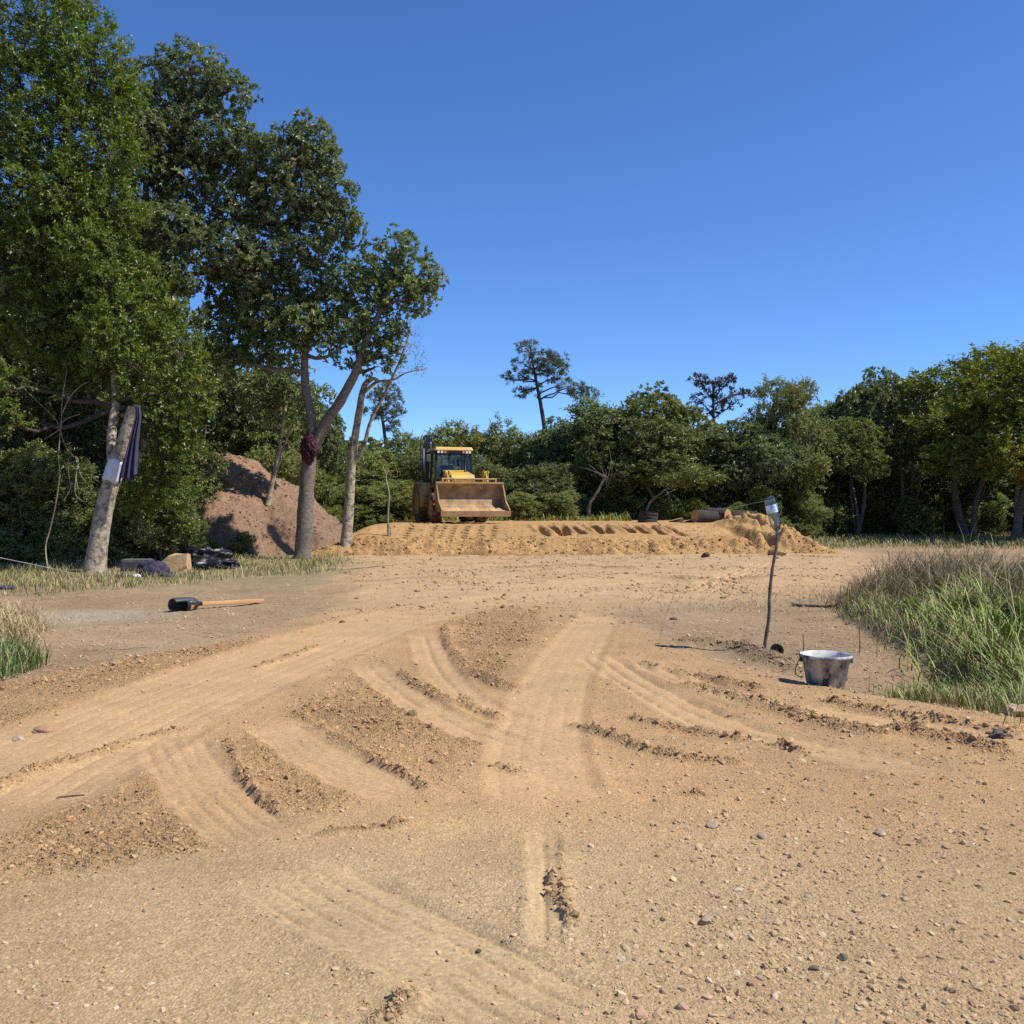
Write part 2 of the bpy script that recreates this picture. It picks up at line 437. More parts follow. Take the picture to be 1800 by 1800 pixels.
def ground(X, Y):
    X = np.asarray(X, float); Y = np.asarray(Y, float)
    wa = 0.14 + 0.09 * np.clip(Y - 8, 0, 16); wx = X + wa * fbm(X * 1.7, Y * 1.7, 4, 91); wy = Y + wa * fbm(X * 1.7, Y * 1.7, 4, 92)
    near = smooth(45, 25, Y)
    ws = 1.6 + 0.4 * np.clip(Y - 6, 0, 20); road = smooth(-0.10, 0.14, in_poly(wx, wy, ROAD) / ws)
    h = 0.05 * fbm(X * 0.35, Y * 0.35, 3, 1) + 0.03 * fbm(X * 1.3, Y * 1.3, 3, 5)
    h = h + 0.05 * road - 0.05
    rough = 0.25 + 0.0 * X
    for poly in ROUGH:
        rough = np.maximum(rough, 0.25 + 0.75 * smooth(-0.13, 0.13, in_poly(wx, wy, poly) + 0.12 * fbm(X * 5, Y * 5, 4, 95)) * (0.35 + 0.7 * vn(X * 2.4, Y * 2.4, 96)))
    offroad = 1 - road
    rough = np.maximum(rough, 0.35 * offroad)
    flat = np.zeros_like(X)
    for pts, w, ribs, dep in SWATH:
        lo = pts.min(0) - 1.2; hi = pts.max(0) + 1.2
        k = (X > lo[0]) & (X < hi[0]) & (Y > lo[1]) & (Y < hi[1])
        if not k.any(): continue
        xx, yy = X[k], Y[k]
        wob = 0.03 * fbm(xx * 3, yy * 3, 2, 7)
        d, sd, run, tot = poly_dist(xx, yy, pts)
        fade = smooth(0, 0.35, run) * smooth(0, 0.35, tot - run)
        core = smooth(w * 1.18, w * 0.75, d + wob + 0.06 * fbm(xx * 8, yy * 8, 3, 8)) * fade
        rough[k] = rough[k] * (1 - 0.86 * core)
        flat[k] = np.maximum(flat[k], core)
        h[k] += -0.010 * core + 0.009 * np.exp(-((d - w * 1.08) / 0.04) ** 2) * fade * (0.4 + 2.2 * np.clip(fbm(xx * 5, yy * 5, 3, 9) + 0.1, 0, 1))
        if ribs:
            ph = (sd + 0.5 * wob) / w * ribs * 0.5; ph = np.abs(ph - np.round(ph))
            h[k] += -1.8 * dep * np.exp(-(ph / 0.115) ** 2) * core * smooth(0.2, 0.6, vn(xx * 3, yy * 3, 12) * 0.55 + 0.45 * vn(xx * 13, yy * 13, 13))
    for pts, w, ht in RIDGE:
        lo = pts.min(0) - 0.8; hi = pts.max(0) + 0.8
        k = (X > lo[0]) & (X < hi[0]) & (Y > lo[1]) & (Y < hi[1])
        if not k.any(): continue
        xx, yy = X[k], Y[k]
        d, sd, run, tot = poly_dist(xx, yy, pts)
        d = d + 0.05 * fbm(xx * 7, yy * 7, 3, 21)
        g = np.exp(-(d / w) ** 2) * smooth(0, 0.12, run + 0.06) * smooth(0, 0.12, tot - run + 0.06)
        h[k] += ht * g * (0.75 + 0.7 * fbm(xx * 9, yy * 9, 3, 22))
        rough[k] = np.maximum(rough[k], np.minimum(1.0, 1.25 * g))
    # the ditch right of the track and the grassy bank beyond it
    d, sd, run, tot = poly_dist(wx, wy, BANK)
    bank = smooth(-0.05, 0.25, -sd) * smooth(16.5, 14.5, Y) * smooth(5.0, 6.0, Y)
    h = h + 0.20 * bank + 0.10 * smooth(0.2, 2.0, -sd) * bank
    dd = np.hypot((X - 3.7) / 1.5, (Y - 7.9) / 1.1)
    h = h - 0.20 * smooth(1.2, 0.2, dd) * offroad
    # loose material
    amp = near * smooth(0.5, 1.0, 1 / (0.3 + Y / 22))
    c1 = clods(X / 0.045, Y / 0.045, 31, 0.85) * 0.045
    c2 = clods(X / 0.024, Y / 0.024, 41, 0.85) * 0.024
    c3 = clods(X / 0.16, Y / 0.16, 51, 0.35, 0.1, 0.45) * 0.16
    up = np.clip((rough - 0.25) / 0.75, 0, 1)
    h = h + near * (up * (0.62 * c1 + 0.38 * c3 + 0.02 * fbm(X * 14, Y * 14, 3, 61)) + (0.45 + 1.0 * up) * c2 * np.clip(rough * 2.2, 0, 1) + 0.010 * fbm(X * 6, Y * 6, 4, 71) * (1 - 0.6 * flat))
    h = h + near * 0.05 * smooth(11, 16, Y) * np.clip(fbm(X * 1.6, Y * 1.6, 4, 76) * 2, -0.4, 1) * (1 - flat)
    # colour of the soil, with self-shadow mixed in on the rough patches
    n = fbm(X * 0.5, Y * 0.5, 4, 81)[..., None]; n2 = fbm(X * 1.7, Y * 1.7, 4, 82)[..., None]
    t = lambda v: np.asarray(v)[..., None]
    c = SAND * (1 + 0.35 * n + 0.1 * n2)
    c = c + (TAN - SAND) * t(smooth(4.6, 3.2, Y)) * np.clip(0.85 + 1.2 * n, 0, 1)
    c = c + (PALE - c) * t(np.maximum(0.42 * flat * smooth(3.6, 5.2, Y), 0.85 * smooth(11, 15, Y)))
    c = c + (SHADED_SOIL - c) * t(0.4 * up)  # coarse rough soil, darkened in colour for the self-shadow of its clods
    off = BROWN * (1 + 0.5 * n + 0.3 * n2)
    off = off + (GREYS - off) * t(smooth(1.3, 0.3, np.hypot((X + 5.6) / 1.3, (Y - 12.2) / 1.0))) * 0.9
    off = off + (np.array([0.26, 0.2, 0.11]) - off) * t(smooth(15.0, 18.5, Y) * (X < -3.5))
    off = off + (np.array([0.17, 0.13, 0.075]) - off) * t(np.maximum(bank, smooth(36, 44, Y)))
    c = off + (c - off) * t(road)
    return h, up, np.clip(c, 0.01, 1), road, bank, flat
def gz(x, y):
    return float(ground(np.array([float(x)]), np.array([float(y)]))[0][0])

ys = [1.7]
while ys[-1] < 34:
    y = ys[-1]; ys.append(y + min(max(y * y / 1300, 0.0068), 0.14))
ys = np.array(ys)
far = [ys[-1]]
while far[-1] < 900: far.append(far[-1] * 1.12 + 0.2)
back = [1.69]
while back[-1] > -60: back.append(back[-1] - (0.08 + (1.7 - back[-1]) * 0.35))
ys = np.concatenate([back[::-1], ys, far[1:]])
NC = 670
u = np.linspace(-1, 1, NC)
ext = np.array([1.02, 1.06, 1.14, 1.3, 1.6, 2.3, 4, 8, 16, 40, 120])
u = np.concatenate([-ext[::-1], u, ext])
half = np.where(ys < 1.7, 2.6, 0.585 * ys + 1.6)
half = np.minimum(half, 40 + 0 * ys)
X = u[None, :] * half[:, None]; Y = np.repeat(ys[:, None], len(u), 1)
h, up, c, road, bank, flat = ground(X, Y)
V = np.stack([X, Y, h], -1).reshape(-1, 3)
nr, nc = X.shape
idx = np.arange(nr * nc).reshape(nr, nc)
Fq = np.stack([idx[:-1, :-1], idx[:-1, 1:], idx[1:, 1:], idx[1:, :-1]], -1).reshape(-1, 4)
me = np_mesh('ground', V, Fq)
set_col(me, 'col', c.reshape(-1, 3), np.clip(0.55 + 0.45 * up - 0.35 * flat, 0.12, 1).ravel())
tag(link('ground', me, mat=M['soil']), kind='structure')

# ------------------------------------------------------------------ raised sand platform and the brown mound
def platform_h(X, Y):
    wob = 0.5 * fbm(X * 0.4, X * 0 + 3.1, 3, 201) + 0.3 * fbm(X * 1.5, Y * 1.5, 3, 202)
    toe = 27.7 + 0.5 * smooth(4, 8, X) + wob
    left = smooth(-6.6, -4.4, X + 0.6 * fbm(Y * 0.6, X * 0, 2, 203)); right = smooth(10.6, 8.9, X + 0.25 * (np.minimum(Y, 30.5) - 28))
    s = np.clip((Y - toe) / 3.3, 0, 1)
    prof = np.where(s < 0.16, 2.6 * s, 0.416 + (s - 0.16) * 0.70)
    z = 0.86 * np.clip(prof, 0, 1)
    z = z + 0.05 * fbm(X * 1.1, Y * 1.1, 4, 204) * np.clip(s * 4, 0, 1)
    face = smooth(0.0, 0.05, s) * smooth(0.42, 0.2, s + 0.3 * fbm(X * 1.2, Y * 0.3, 2, 219))
    z = z + face * (smooth(0.25, 0.7, vn(X * 0.7, Y * 0.7, 213)) * 0.28 * clods((X + 0.3 * Y) / 0.31, Y / 0.22, 205, 0.55) + 0.30 * fbm(X * 2.6, Y * 2.6, 5, 206))
    z = z + 0.03 * clods(X / 0.12, Y / 0.12, 207, 0.5) * s
    # tyre lug prints up the slope
    for px in (713, 757, 773, 790, 813, 838, 862):
        xc = (px - 900) / F * 30
        d = X - xc - 0.03 * (Y - 29)
        bars = np.clip(np.sin((Y * 1.0 + np.abs(d) * 0.9) * 2 * math.pi / 0.36), -0.2, 1)
        z = z - 0.24 * np.clip(bars, 0, 1) * smooth(0.19, 0.12, np.abs(d)) * smooth(0.28, 0.4, s) * smooth(1.0, 0.9, s) * (0.5 + vn(X * 2, Y * 2, 208))
    for i, px in enumerate((948, 972, 992, 1013, 1046, 1066, 1096, 1122, 1150, 1178)):
        xc = (px - 900) / F * 30.2
        d = X - xc + (0.22 + 0.12 * math.sin(i * 2.3)) * (Y - 30.2)
        z = z - (0.2, .75, .6, .85, .55, .3, .5, .65, .4, .2)[i] * smooth(0.15, 0.03, np.abs(d) + 0.10 * fbm(X * 5, Y * 5, 3, 230 + i)) * smooth(0.42, 0.56, s + 0.25 * fbm(X * 0.8, X * 0, 1, 231)) * smooth(0.98, 0.80, s)
        z = z + 0.06 * smooth(0.12, 0.02, np.abs(d + 0.2)) * smooth(0.5, 0.62, s) * smooth(1.0, 0.85, s)
    # heaped end on the right with furrows running down it
    hp = smooth(6.7, 7.5, X) * smooth(10.1, 8.6, X + 0.32 * (29 - Y)) * smooth(33.5, 31.5, Y)
    q = X + 0.75 * (Y - 29.2)
    fur = 0.75 * smooth(0.55, 0.1, np.abs(q - 7.6)) + 0.5 * smooth(0.42, 0.1, np.abs(q - 9.1))
    z = z + hp * (0.30 + 0.6 * fbm(X * 1.8, Y * 1.8, 4, 209)) * np.clip(s * 1.6, 0, 1) - hp * fur * np.clip(s * 3, 0, 1) * (0.8 + 0.8 * fbm(X * 2, Y * 2, 3, 210))
    z = z + hp * (0.30 * clods(X / 0.42, Y / 0.42, 211, 0.6) + 0.14 * clods(X / 0.17, Y / 0.17, 212, 0.6))
    z = z * left * right
    z = z - 0.25 * smooth(0.03, -0.02, s) - 0.3 * (1 - smooth(0.0, 0.2, left * right))
    return z, s, face
xs = np.linspace(-7.2, 10.9, 460)
yy = np.concatenate([np.linspace(26.6, 32.2, 130), np.linspace(32.4, 48, 40)])
X, Y = np.meshgrid(xs, yy)
pz, s_, face = platform_h(X, Y)
V = np.stack([X, Y, pz], -1).reshape(-1, 3)
nr, nc = X.shape; idx = np.arange(nr * nc).reshape(nr, nc)
Fq = np.stack([idx[:-1, :-1], idx[:-1, 1:], idx[1:, 1:], idx[1:, :-1]], -1).reshape(-1, 4)
me = np_mesh('sand_platform', V, Fq)
n = fbm(X * 0.8, Y * 0.8, 4, 220)[..., None]
c = np.array([0.395, 0.235, 0.098]) * (1 + 0.3 * n)
set_col(me, 'col', c.reshape(-1, 3))
tag(link('sand_platform', me, mat=M['soil_far']), kind='structure')
def pzf(x, y): return float(platform_h(np.array([float(x)]), np.array([float(y)]))[0][0])

def mound_h(X, Y):
    dx = X + 9.9
    r = np.hypot(np.where(dx > 0, dx / 4.7, dx / 4.0), (Y - 31.6) / 3.9)
    r = r + 0.10 * fbm(X * 0.7, Y * 0.7, 3, 231)
    z = 3.45 * np.clip(1 - r, -0.1, 1) ** 1.0 if False else 3.55 * np.sign(1 - r) * np.abs(1 - np.abs(r) ** 1.45) ** 1.0
    z = np.maximum(z, -0.4) - 0.15 * smooth(0.35, 0.0, r)
    return z + 0.95 * fbm(X * 0.7, Y * 0.7, 5, 232) + 0.30 * 0.6 * clods(X / 0.45, Y / 0.45, 233, 0.5) + 0.16 * fbm(X * 4, Y * 4, 4, 234)
xs = np.linspace(-15, -4.2, 230); yy = np.linspace(27.2, 36.5, 170)
X, Y = np.meshgrid(xs, yy)
mz = mound_h(X, Y)
nr, nc = X.shape; idx = np.arange(nr * nc).reshape(nr, nc)
Fq = np.stack([idx[:-1, :-1], idx[:-1, 1:], idx[1:, 1:], idx[1:, :-1]], -1).reshape(-1, 4)
me = np_mesh('earth_mound', np.stack([X, Y, mz], -1).reshape(-1, 3), Fq)
c = np.array([0.25, 0.155, 0.096]) * (1 + 0.35 * fbm(X * 0.6, Y * 0.6, 4, 240)[..., None])
c = c + (np.array([0.2, 0.13, 0.095]) - c) * smooth(-7.2, -5.4, X)[..., None] * 0.8
set_col(me, 'col', c.reshape(-1, 3))
tag(link('earth_mound', me, mat=M['soil_far']), kind='structure')
def mzf(x, y): return float(mound_h(np.array([float(x)]), np.array([float(y)]))[0])

# ------------------------------------------------------------------ trees
UP = np.array([0, 0, 1.0])
def nrm(a): return a / (np.linalg.norm(a, axis=-1, keepdims=True) + 1e-9)
def sph(g, n): return nrm(g.normal(size=(n, 3)))
def leaf_mesh(name, Pp, D, Nn, L, W, tone):
    Sd = nrm(np.cross(D, Nn)); N2 = np.cross(Sd, D)
    L = L[:, None]; W = W[:, None]
    fold = 0.22 * W
    v0 = Pp; v1 = Pp + 0.5 * L * D + 0.5 * W * Sd + fold * N2
    v2 = Pp + L * D - 0.12 * L * N2; v3 = Pp + 0.5 * L * D - 0.5 * W * Sd + fold * N2
    V = np.stack([v0, v1, v2, v3], 1).reshape(-1, 3)
    b = np.arange(len(Pp))[:, None] * 4
    Fc = np.concatenate([b + [[0, 1, 2]], b + [[0, 2, 3]]], 1).reshape(-1, 3)
    me = np_mesh(name, V, Fc, False)
    set_face(me, 'tone', np.repeat(np.clip(tone, 0, 1), 2))
    return me
def foliage(g, blobs, density, kind, leaf, twig, m, k, cull=0.5, lo=0.45):
    """blobs: list of (centre, radii); kind rosette / spray / needle; returns leaf arrays and the sprig points"""
    C = np.array([b[0] for b in blobs], float); RR = np.array([np.broadcast_to(b[1], (3,)) for b in blobs], float)
    cs, os_ = [], []
    for i in range(len(C)):
        nn = max(6, int(density * (RR[i, 0] * RR[i, 2] + RR[i, 0] * RR[i, 1]) * 2))
        d = sph(g, nn)
        rad = g.uniform(lo, 1.0, nn) ** 0.6
        rad = rad * (0.86 + 0.5 * np.array([mnoise.noise(Vector(q * 2.3 + i)) for q in d]))
        rad = rad * np.where(g.random(nn) < 0.08, g.uniform(1.1, 1.35, nn), 1)
        p = C[i] + d * RR[i] * rad[:, None]
        keep = np.ones(nn, bool)
        for j in range(len(C)):
            if j != i:
                q = np.linalg.norm((p - C[j]) / RR[j], axis=1)
                keep &= ~((q < cull) & (g.random(nn) < 0.8))
        cs.append(p[keep]); os_.append(d[keep])
    c = np.concatenate(cs); o = nrm(np.concatenate(os_) + UP * 0.35 + g.normal(size=(len(c), 3)) * 0.25)
    n = len(c)
    ctone = np.clip(g.normal(0.42, 0.20, n), 0.02, 0.95)
    td = nrm(o[:, None] + g.normal(size=(n, m, 3)) * 0.55)
    if kind == 'spray': td = nrm(td + g.normal(size=(n, 1, 3)) * 0.3)
    tl = twig * g.uniform(0.5, 1.1, (n, m))
    if kind == 'rosette': t = g.uniform(0.72, 1.0, (n, m, k))
    elif kind == 'spray': t = np.broadcast_to(np.linspace(0.12, 1.0, k), (n, m, k)) + g.normal(size=(n, m, k)) * 0.02
    else: t = g.uniform(0.35, 1.0, (n, m, k))
    pos = c[:, None, None] + td[:, :, None] * (tl[:, :, None] * t)[..., None]
    side = nrm(np.cross(np.broadcast_to(td[:, :, None], pos.shape), g.normal(size=pos.shape)))
    if kind == 'needle': D = nrm(td[:, :, None] * 1.0 + side * 0.75)
    elif kind == 'rosette': D = nrm(td[:, :, None] * 0.55 + side * 0.85)
    else: D = nrm(td[:, :, None] * 0.6 + side * 0.8)
    Nn = td[:, :, None] * 0.95 + UP * 0.42 + g.normal(size=pos.shape) * 0.38
    Nn = nrm(Nn - D * (Nn * D).sum(-1, keepdims=True))
    L = leaf[0] * g.uniform(0.65, 1.2, pos.shape[:3]); W = leaf[1] * g.uniform(0.6, 1.3, pos.shape[:3])
    tone = ctone[:, None, None] + g.normal(size=pos.shape[:3]) * 0.13 + 0.10 * (t - 0.5)
    f = lambda a: a.reshape(-1, 3)
    return (f(pos), f(D), f(Nn), L.ravel(), W.ravel(), tone.ravel()), c
def limb_path(g, a, b, bend=0.12, n=7, sag=0.0):
    a = np.asarray(a, float); b = np.asarray(b, float)
    L = np.linalg.norm(b - a)
    t = np.linspace(0, 1, n)[:, None]
    off = g.normal(size=3) * bend * L
    p = a + (b - a) * t + np.sin(t * math.pi) * off + UP * sag * L * np.sin(t * math.pi)
    p[1:-1] += g.normal(size=(n - 2, 3)) * 0.02 * L
    return p
class Tubes:
    def __init__(s): s.V = []; s.F = []; s.n = 0
    def add(s, pts, rad, n=6):
        V, Fc = tube_np(pts, rad, n); s.V.append(V); s.F.append(Fc + s.n); s.n += len(V)
    def mesh(s, name):
        return np_mesh(name, np.concatenate(s.V), np.concatenate(s.F), True)
def rough_trunk(pts, r0, r1, g, n=14, per=7, lump=0.07, flare=0.35):
    p = catmull(pts, per); m = len(p)
    t = np.linspace(0, 1, m)
    rad = (r0 + (r1 - r0) * t) * (1 + flare * np.exp(-t * 14)) * (1 + g.normal(size=m) * 0.025)
    V, Fc = tube_np(p, rad, n)
    cen = np.repeat(p, n, 0)
    d = V - cen
    nz = np.array([mnoise.noise(Vector((v[0] * 4, v[1] * 4, v[2] * 1.6))) + 0.5 * mnoise.noise(Vector(v * 9)) for v in V])
    return cen + d * (1 + lump * 1.6 * nz[:, None]), Fc, p, rad
def make_tree(name, label, cat, stems, blobs, foli, mats, seed, density, base=None, twig_share=0.35, group=None, limb_r=0.07, extra=None, limbs=True, attach=0):
    """stems: list of (points, r0, r1); the empty stands at the foot of the first stem"""
    g = np.random.default_rng(seed)
    base = np.asarray(base if base is not None else stems[0][0][0], float)
    root = empty(name, tuple(base))
    tag(root, label, cat, group)
    sk = []
    for i, (pts, r0, r1) in enumerate(stems):
        V, Fc, p, rad = rough_trunk(np.asarray(pts, float) - base, r0, r1, g, flare=0.35 if i == 0 else 0.0)
        me = np_mesh('trunk' if i == 0 else 'limb', V, Fc)
        link('trunk' if i == 0 else 'limb', me, root, mats[0])
        sk.append((p, rad))
    bl = [(np.asarray(b[0], float) - base, b[1]) for b in blobs]
    arr, c = foliage(g, bl, density, *foli)
    allp = np.concatenate([s[0][len(s[0]) // 3:] for s in sk[attach:]]); allr = np.concatenate([s[1][len(s[1]) // 3:] for s in sk[attach:]])
    tb = Tubes()
    nodes = [allp]
    if limbs:
        for bc, br in bl:
            score = np.linalg.norm(allp - bc, axis=1) + 1.2 * np.clip(allp[:, 2] - bc[2] + 0.2, 0, None)
            j = int(np.argmin(score))
            pa = limb_path(g, allp[j], bc, 0.12, 8)
            r0 = min(allr[j] * 0.7, limb_r)
            tb.add(pa, np.linspace(r0, r0 * 0.35, 8), 6)
            nodes.append(pa[2:])
    nodes = np.concatenate(nodes)
    for q in c[g.random(len(c)) < twig_share]:
        j = int(np.argmin(np.linalg.norm(nodes - q, axis=1)))
        tb.add(limb_path(g, nodes[j], q, 0.15, 4), np.linspace(0.016, 0.005, 4) * (1 if limb_r < 0.12 else 1.3), 3)
    if tb.n: tag(link('branches', tb.mesh('branches'), root, mats[1]), kind='stuff')
    link('crown', leaf_mesh('crown', *arr), root, mats[2])
    return root
def PB(lst, d):          # crown lobes given by where they show and how far off they stand
    out = []
    for px, py, r, *dd in lst:
        dist = dd[0] if dd else d
        rr = r * dist / F
        out.append((P(px, py, dist), (rr, rr * 0.95, rr * 0.88)))
    return out
BROAD = ('rosette', (0.125, 0.052), 0.28, 4, 9)
FINE = ('spray', (0.085, 0.044), 0.34, 3, 12)

# leaning tree with the sawn limb, fine leaves
b0 = P(166, 1002, 21.3); b0[2] = gz(b0[0], b0[1]) - 0.05
stA = [([b0, P(182, 900, 21.3), P(205, 815, 21.3), P(222, 765, 21.25), P(236, 716, 21.2)], 0.205, 0.145),
       ([P(200, 835, 21.35), P(196, 770, 21.6), P(203, 690, 21.9), P(190, 560, 22.3), P(150, 380, 22.6), P(110, 160, 22.8)], 0.12, 0.05)]
blA = PB([(70, 50, 120), (165, 135, 85), (35, 170, 110), (110, 250, 110), (185, 265, 70), (40, 330, 110), (190, 370, 70), (120, 410, 100), (20, 470, 95), (215, 480, 62), (130, 540, 90),
          (260, 545, 66), (300, 615, 62), (205, 610, 85), (335, 690, 48), (285, 725, 62), (70, 585, 70), (230, 690, 45), (330, 770, 38), (290, 800, 38), (140, 640, 50), (200, 170, 55, 23.5), (185, 600, 45, 21.0), (215, 560, 50, 21.2), (180, 500, 50, 21.4), (230, 640, 40, 21.0), (150, 440, 60, 21.4), (110, 340, 60, 21.6), (5, 675, 34, 20.2), (15, 740, 26, 20.2), (275, 850, 40, 22.6), (240, 880, 30, 22.8), (310, 870, 36, 23.2)], 22.3)
make_tree('leaning_tree', 'tall fine leaved olive green tree on a leaning trunk with one sawn limb', 'tree', stA, blA, FINE, (M['bark_pale'], M['bark_dark'], M['leaf_fine']), 11, 46, limb_r=0.07, twig_share=0.2, attach=1)
# big dark broadleaf behind it
b1 = P(262, 965, 26.0); b1[2] = gz(b1[0], b1[1]) - 0.05
stB = [([b1, P(258, 800, 26), P(262, 640, 26.2), P(275, 520, 26.3), P(290, 440, 26.3)], 0.30, 0.22),
       ([P(290, 440, 26.3), P(330, 420, 26), P(390, 395, 25.8), P(440, 385, 25.9), P(520, 400, 26.0)], 0.15, 0.06),
       ([P(290, 440, 26.3), P(285, 380, 26.3), P(300, 280, 26.4), P(330, 170, 26.4)], 0.18, 0.06)]
blB = PB([(335, 135, 62), (275, 165, 62), (395, 165, 48), (290, 245, 70), (365, 245, 62), (250, 320, 60), (320, 320, 60), (400, 310, 55), (455, 285, 52), (415, 250, 40), (500, 275, 50), (545, 262, 44), (530, 330, 62), (585, 340, 40), (585, 400, 45),
          (490, 360, 60), (430, 370, 50), (540, 420, 52), (610, 405, 28), (470, 440, 50), (400, 470, 36), (240, 230, 60, 25), (545, 232, 26), (575, 285, 28), (230, 430, 60, 27), (215, 560, 70, 27.5), (350, 390, 40), (300, 400, 45, 25), (350, 440, 40, 25.2), (400, 430, 42, 25.4), (435, 470, 40, 25.5), (310, 480, 45, 25), (270, 400, 45, 25)], 26.0)
make_tree('broadleaf_tree', 'big dark broadleaf tree with long limb, rising behind the leaning tree', 'tree', stB, blB, BROAD, (M['bark_dark'], M['bark_dark'], M['leaf_broad']), 12, 40, limb_r=0.09, twig_share=0.3)
# forked tree at the edge of the clearing
b2 = P(532, 978, 26.6); b2[2] = gz(b2[0], b2[1]) - 0.05
stC = [([b2, P(537, 900, 26.6), P(541, 830, 26.6), P(545, 775, 26.6)], 0.225, 0.20),
       ([P(545, 785, 26.6), P(548, 740, 26.6), P(538, 690, 26.6), P(536, 640, 26.6), P(540, 595, 26.6), P(555, 530, 26.7)], 0.155, 0.07),
       ([P(552, 785, 26.55), P(572, 745, 26.5), P(598, 705, 26.4), P(625, 655, 26.3), P(640, 610, 26.3), P(665, 555, 26.3), P(695, 490, 26.4)], 0.175, 0.06),
       ([P(541, 660, 26.6), P(515, 650, 26.5), P(470, 648, 26.4), P(430, 630, 26.3), P(400, 610, 26.2)], 0.07, 0.03),
       ([P(540, 625, 26.6), P(560, 630, 26.4), P(585, 622, 26.3), P(605, 600, 26.2)], 0.06, 0.03)]
blC = PB([(700, 445, 40), (735, 485, 36), (665, 470, 44), (700, 520, 44), (640, 510, 40), (660, 570, 42), (610, 570, 44), (575, 545, 44), (625, 615, 34), (560, 600, 34), (525, 560, 44), (490, 530, 42), (455, 560, 44), (415, 545, 36), (480, 590, 36), (420, 590, 34), (690, 590, 26), (755, 490, 22), (590, 490, 40), (540, 500, 40), (680, 630, 20), (660, 645, 22), (395, 575, 24), (740, 525, 24), (400, 520, 42, 27), (440, 500, 42, 27), (480, 490, 42, 27), (400, 605, 34), (445, 615, 34), (500, 610, 36), (385, 640, 28), (460, 540, 36, 26), (530, 570, 34, 26)], 26.5)
make_tree('forked_tree', 'forked broadleaf tree with grey ringed trunk on the edge of the clearing', 'tree', stC, blC, BROAD, (M['bark_grey'], M['bark_dark'], M['leaf_broad']), 13, 36, limb_r=0.07, twig_share=0.45)
# pale half-bare tree rooted in the platform edge
b3 = P(608, 946, 28.4); b3[2] = pzf(b3[0], b3[1]) - 0.15
stD = [([b3, P(614, 880, 28.4), P(620, 800, 28.4), P(632, 720, 28.4), P(640, 680, 28.4), P(655, 665, 28.3)], 0.16, 0.07),
       ([P(622, 815, 28.4), P(638, 790, 28.3), P(652, 740, 28.2), P(680, 685, 28.1), P(705, 630, 28), P(722, 580, 28)], 0.07, 0.025),
       ([P(640, 690, 28.4), P(662, 672, 28.2), P(690, 668, 28.1), P(715, 655, 28), P(748, 648, 27.9)], 0.055, 0.012)]
blD = PB([(715, 600, 26), (730, 625, 22), (742, 650, 12), (705, 640, 20), (690, 610, 20), (722, 575, 14)], 28.1)
make_tree('half_bare_tree', 'pale slender half bare tree growing from the sand platform edge', 'tree', stD, blD, ('spray', (0.07, 0.03), 0.35, 3, 5), (M['bark_pale'], M['bark_pale'], M['leaf_olive']), 14, 13, limb_r=0.025, twig_share=0.9)
# sapling on the mound
b4 = P(470, 892, 29.6); b4[2] = mzf(b4[0], b4[1]) - 0.1
stE = [([b4, P(478, 850, 29.6), P(488, 800, 29.6), P(498, 745, 29.6), P(505, 690, 29.6)], 0.085, 0.04), ([P(483, 835, 29.6), P(494, 800, 29.7), P(505, 770, 29.9), P(520, 735, 30)], 0.05, 0.02)]
blE = PB([(490, 680, 38), (520, 700, 34), (455, 700, 34), (540, 730, 28), (480, 730, 30), (510, 655, 34), (560, 700, 26), (440, 670, 30)], 29.8)
make_tree('sapling', 'slender pale stemmed sapling standing on the brown earth mound', 'tree', stE, blE, ('rosette', (0.13, 0.055), 0.26, 4, 7), (M['bark_pale'], M['bark_dark'], M['leaf_broad']), 15, 30, limb_r=0.03)

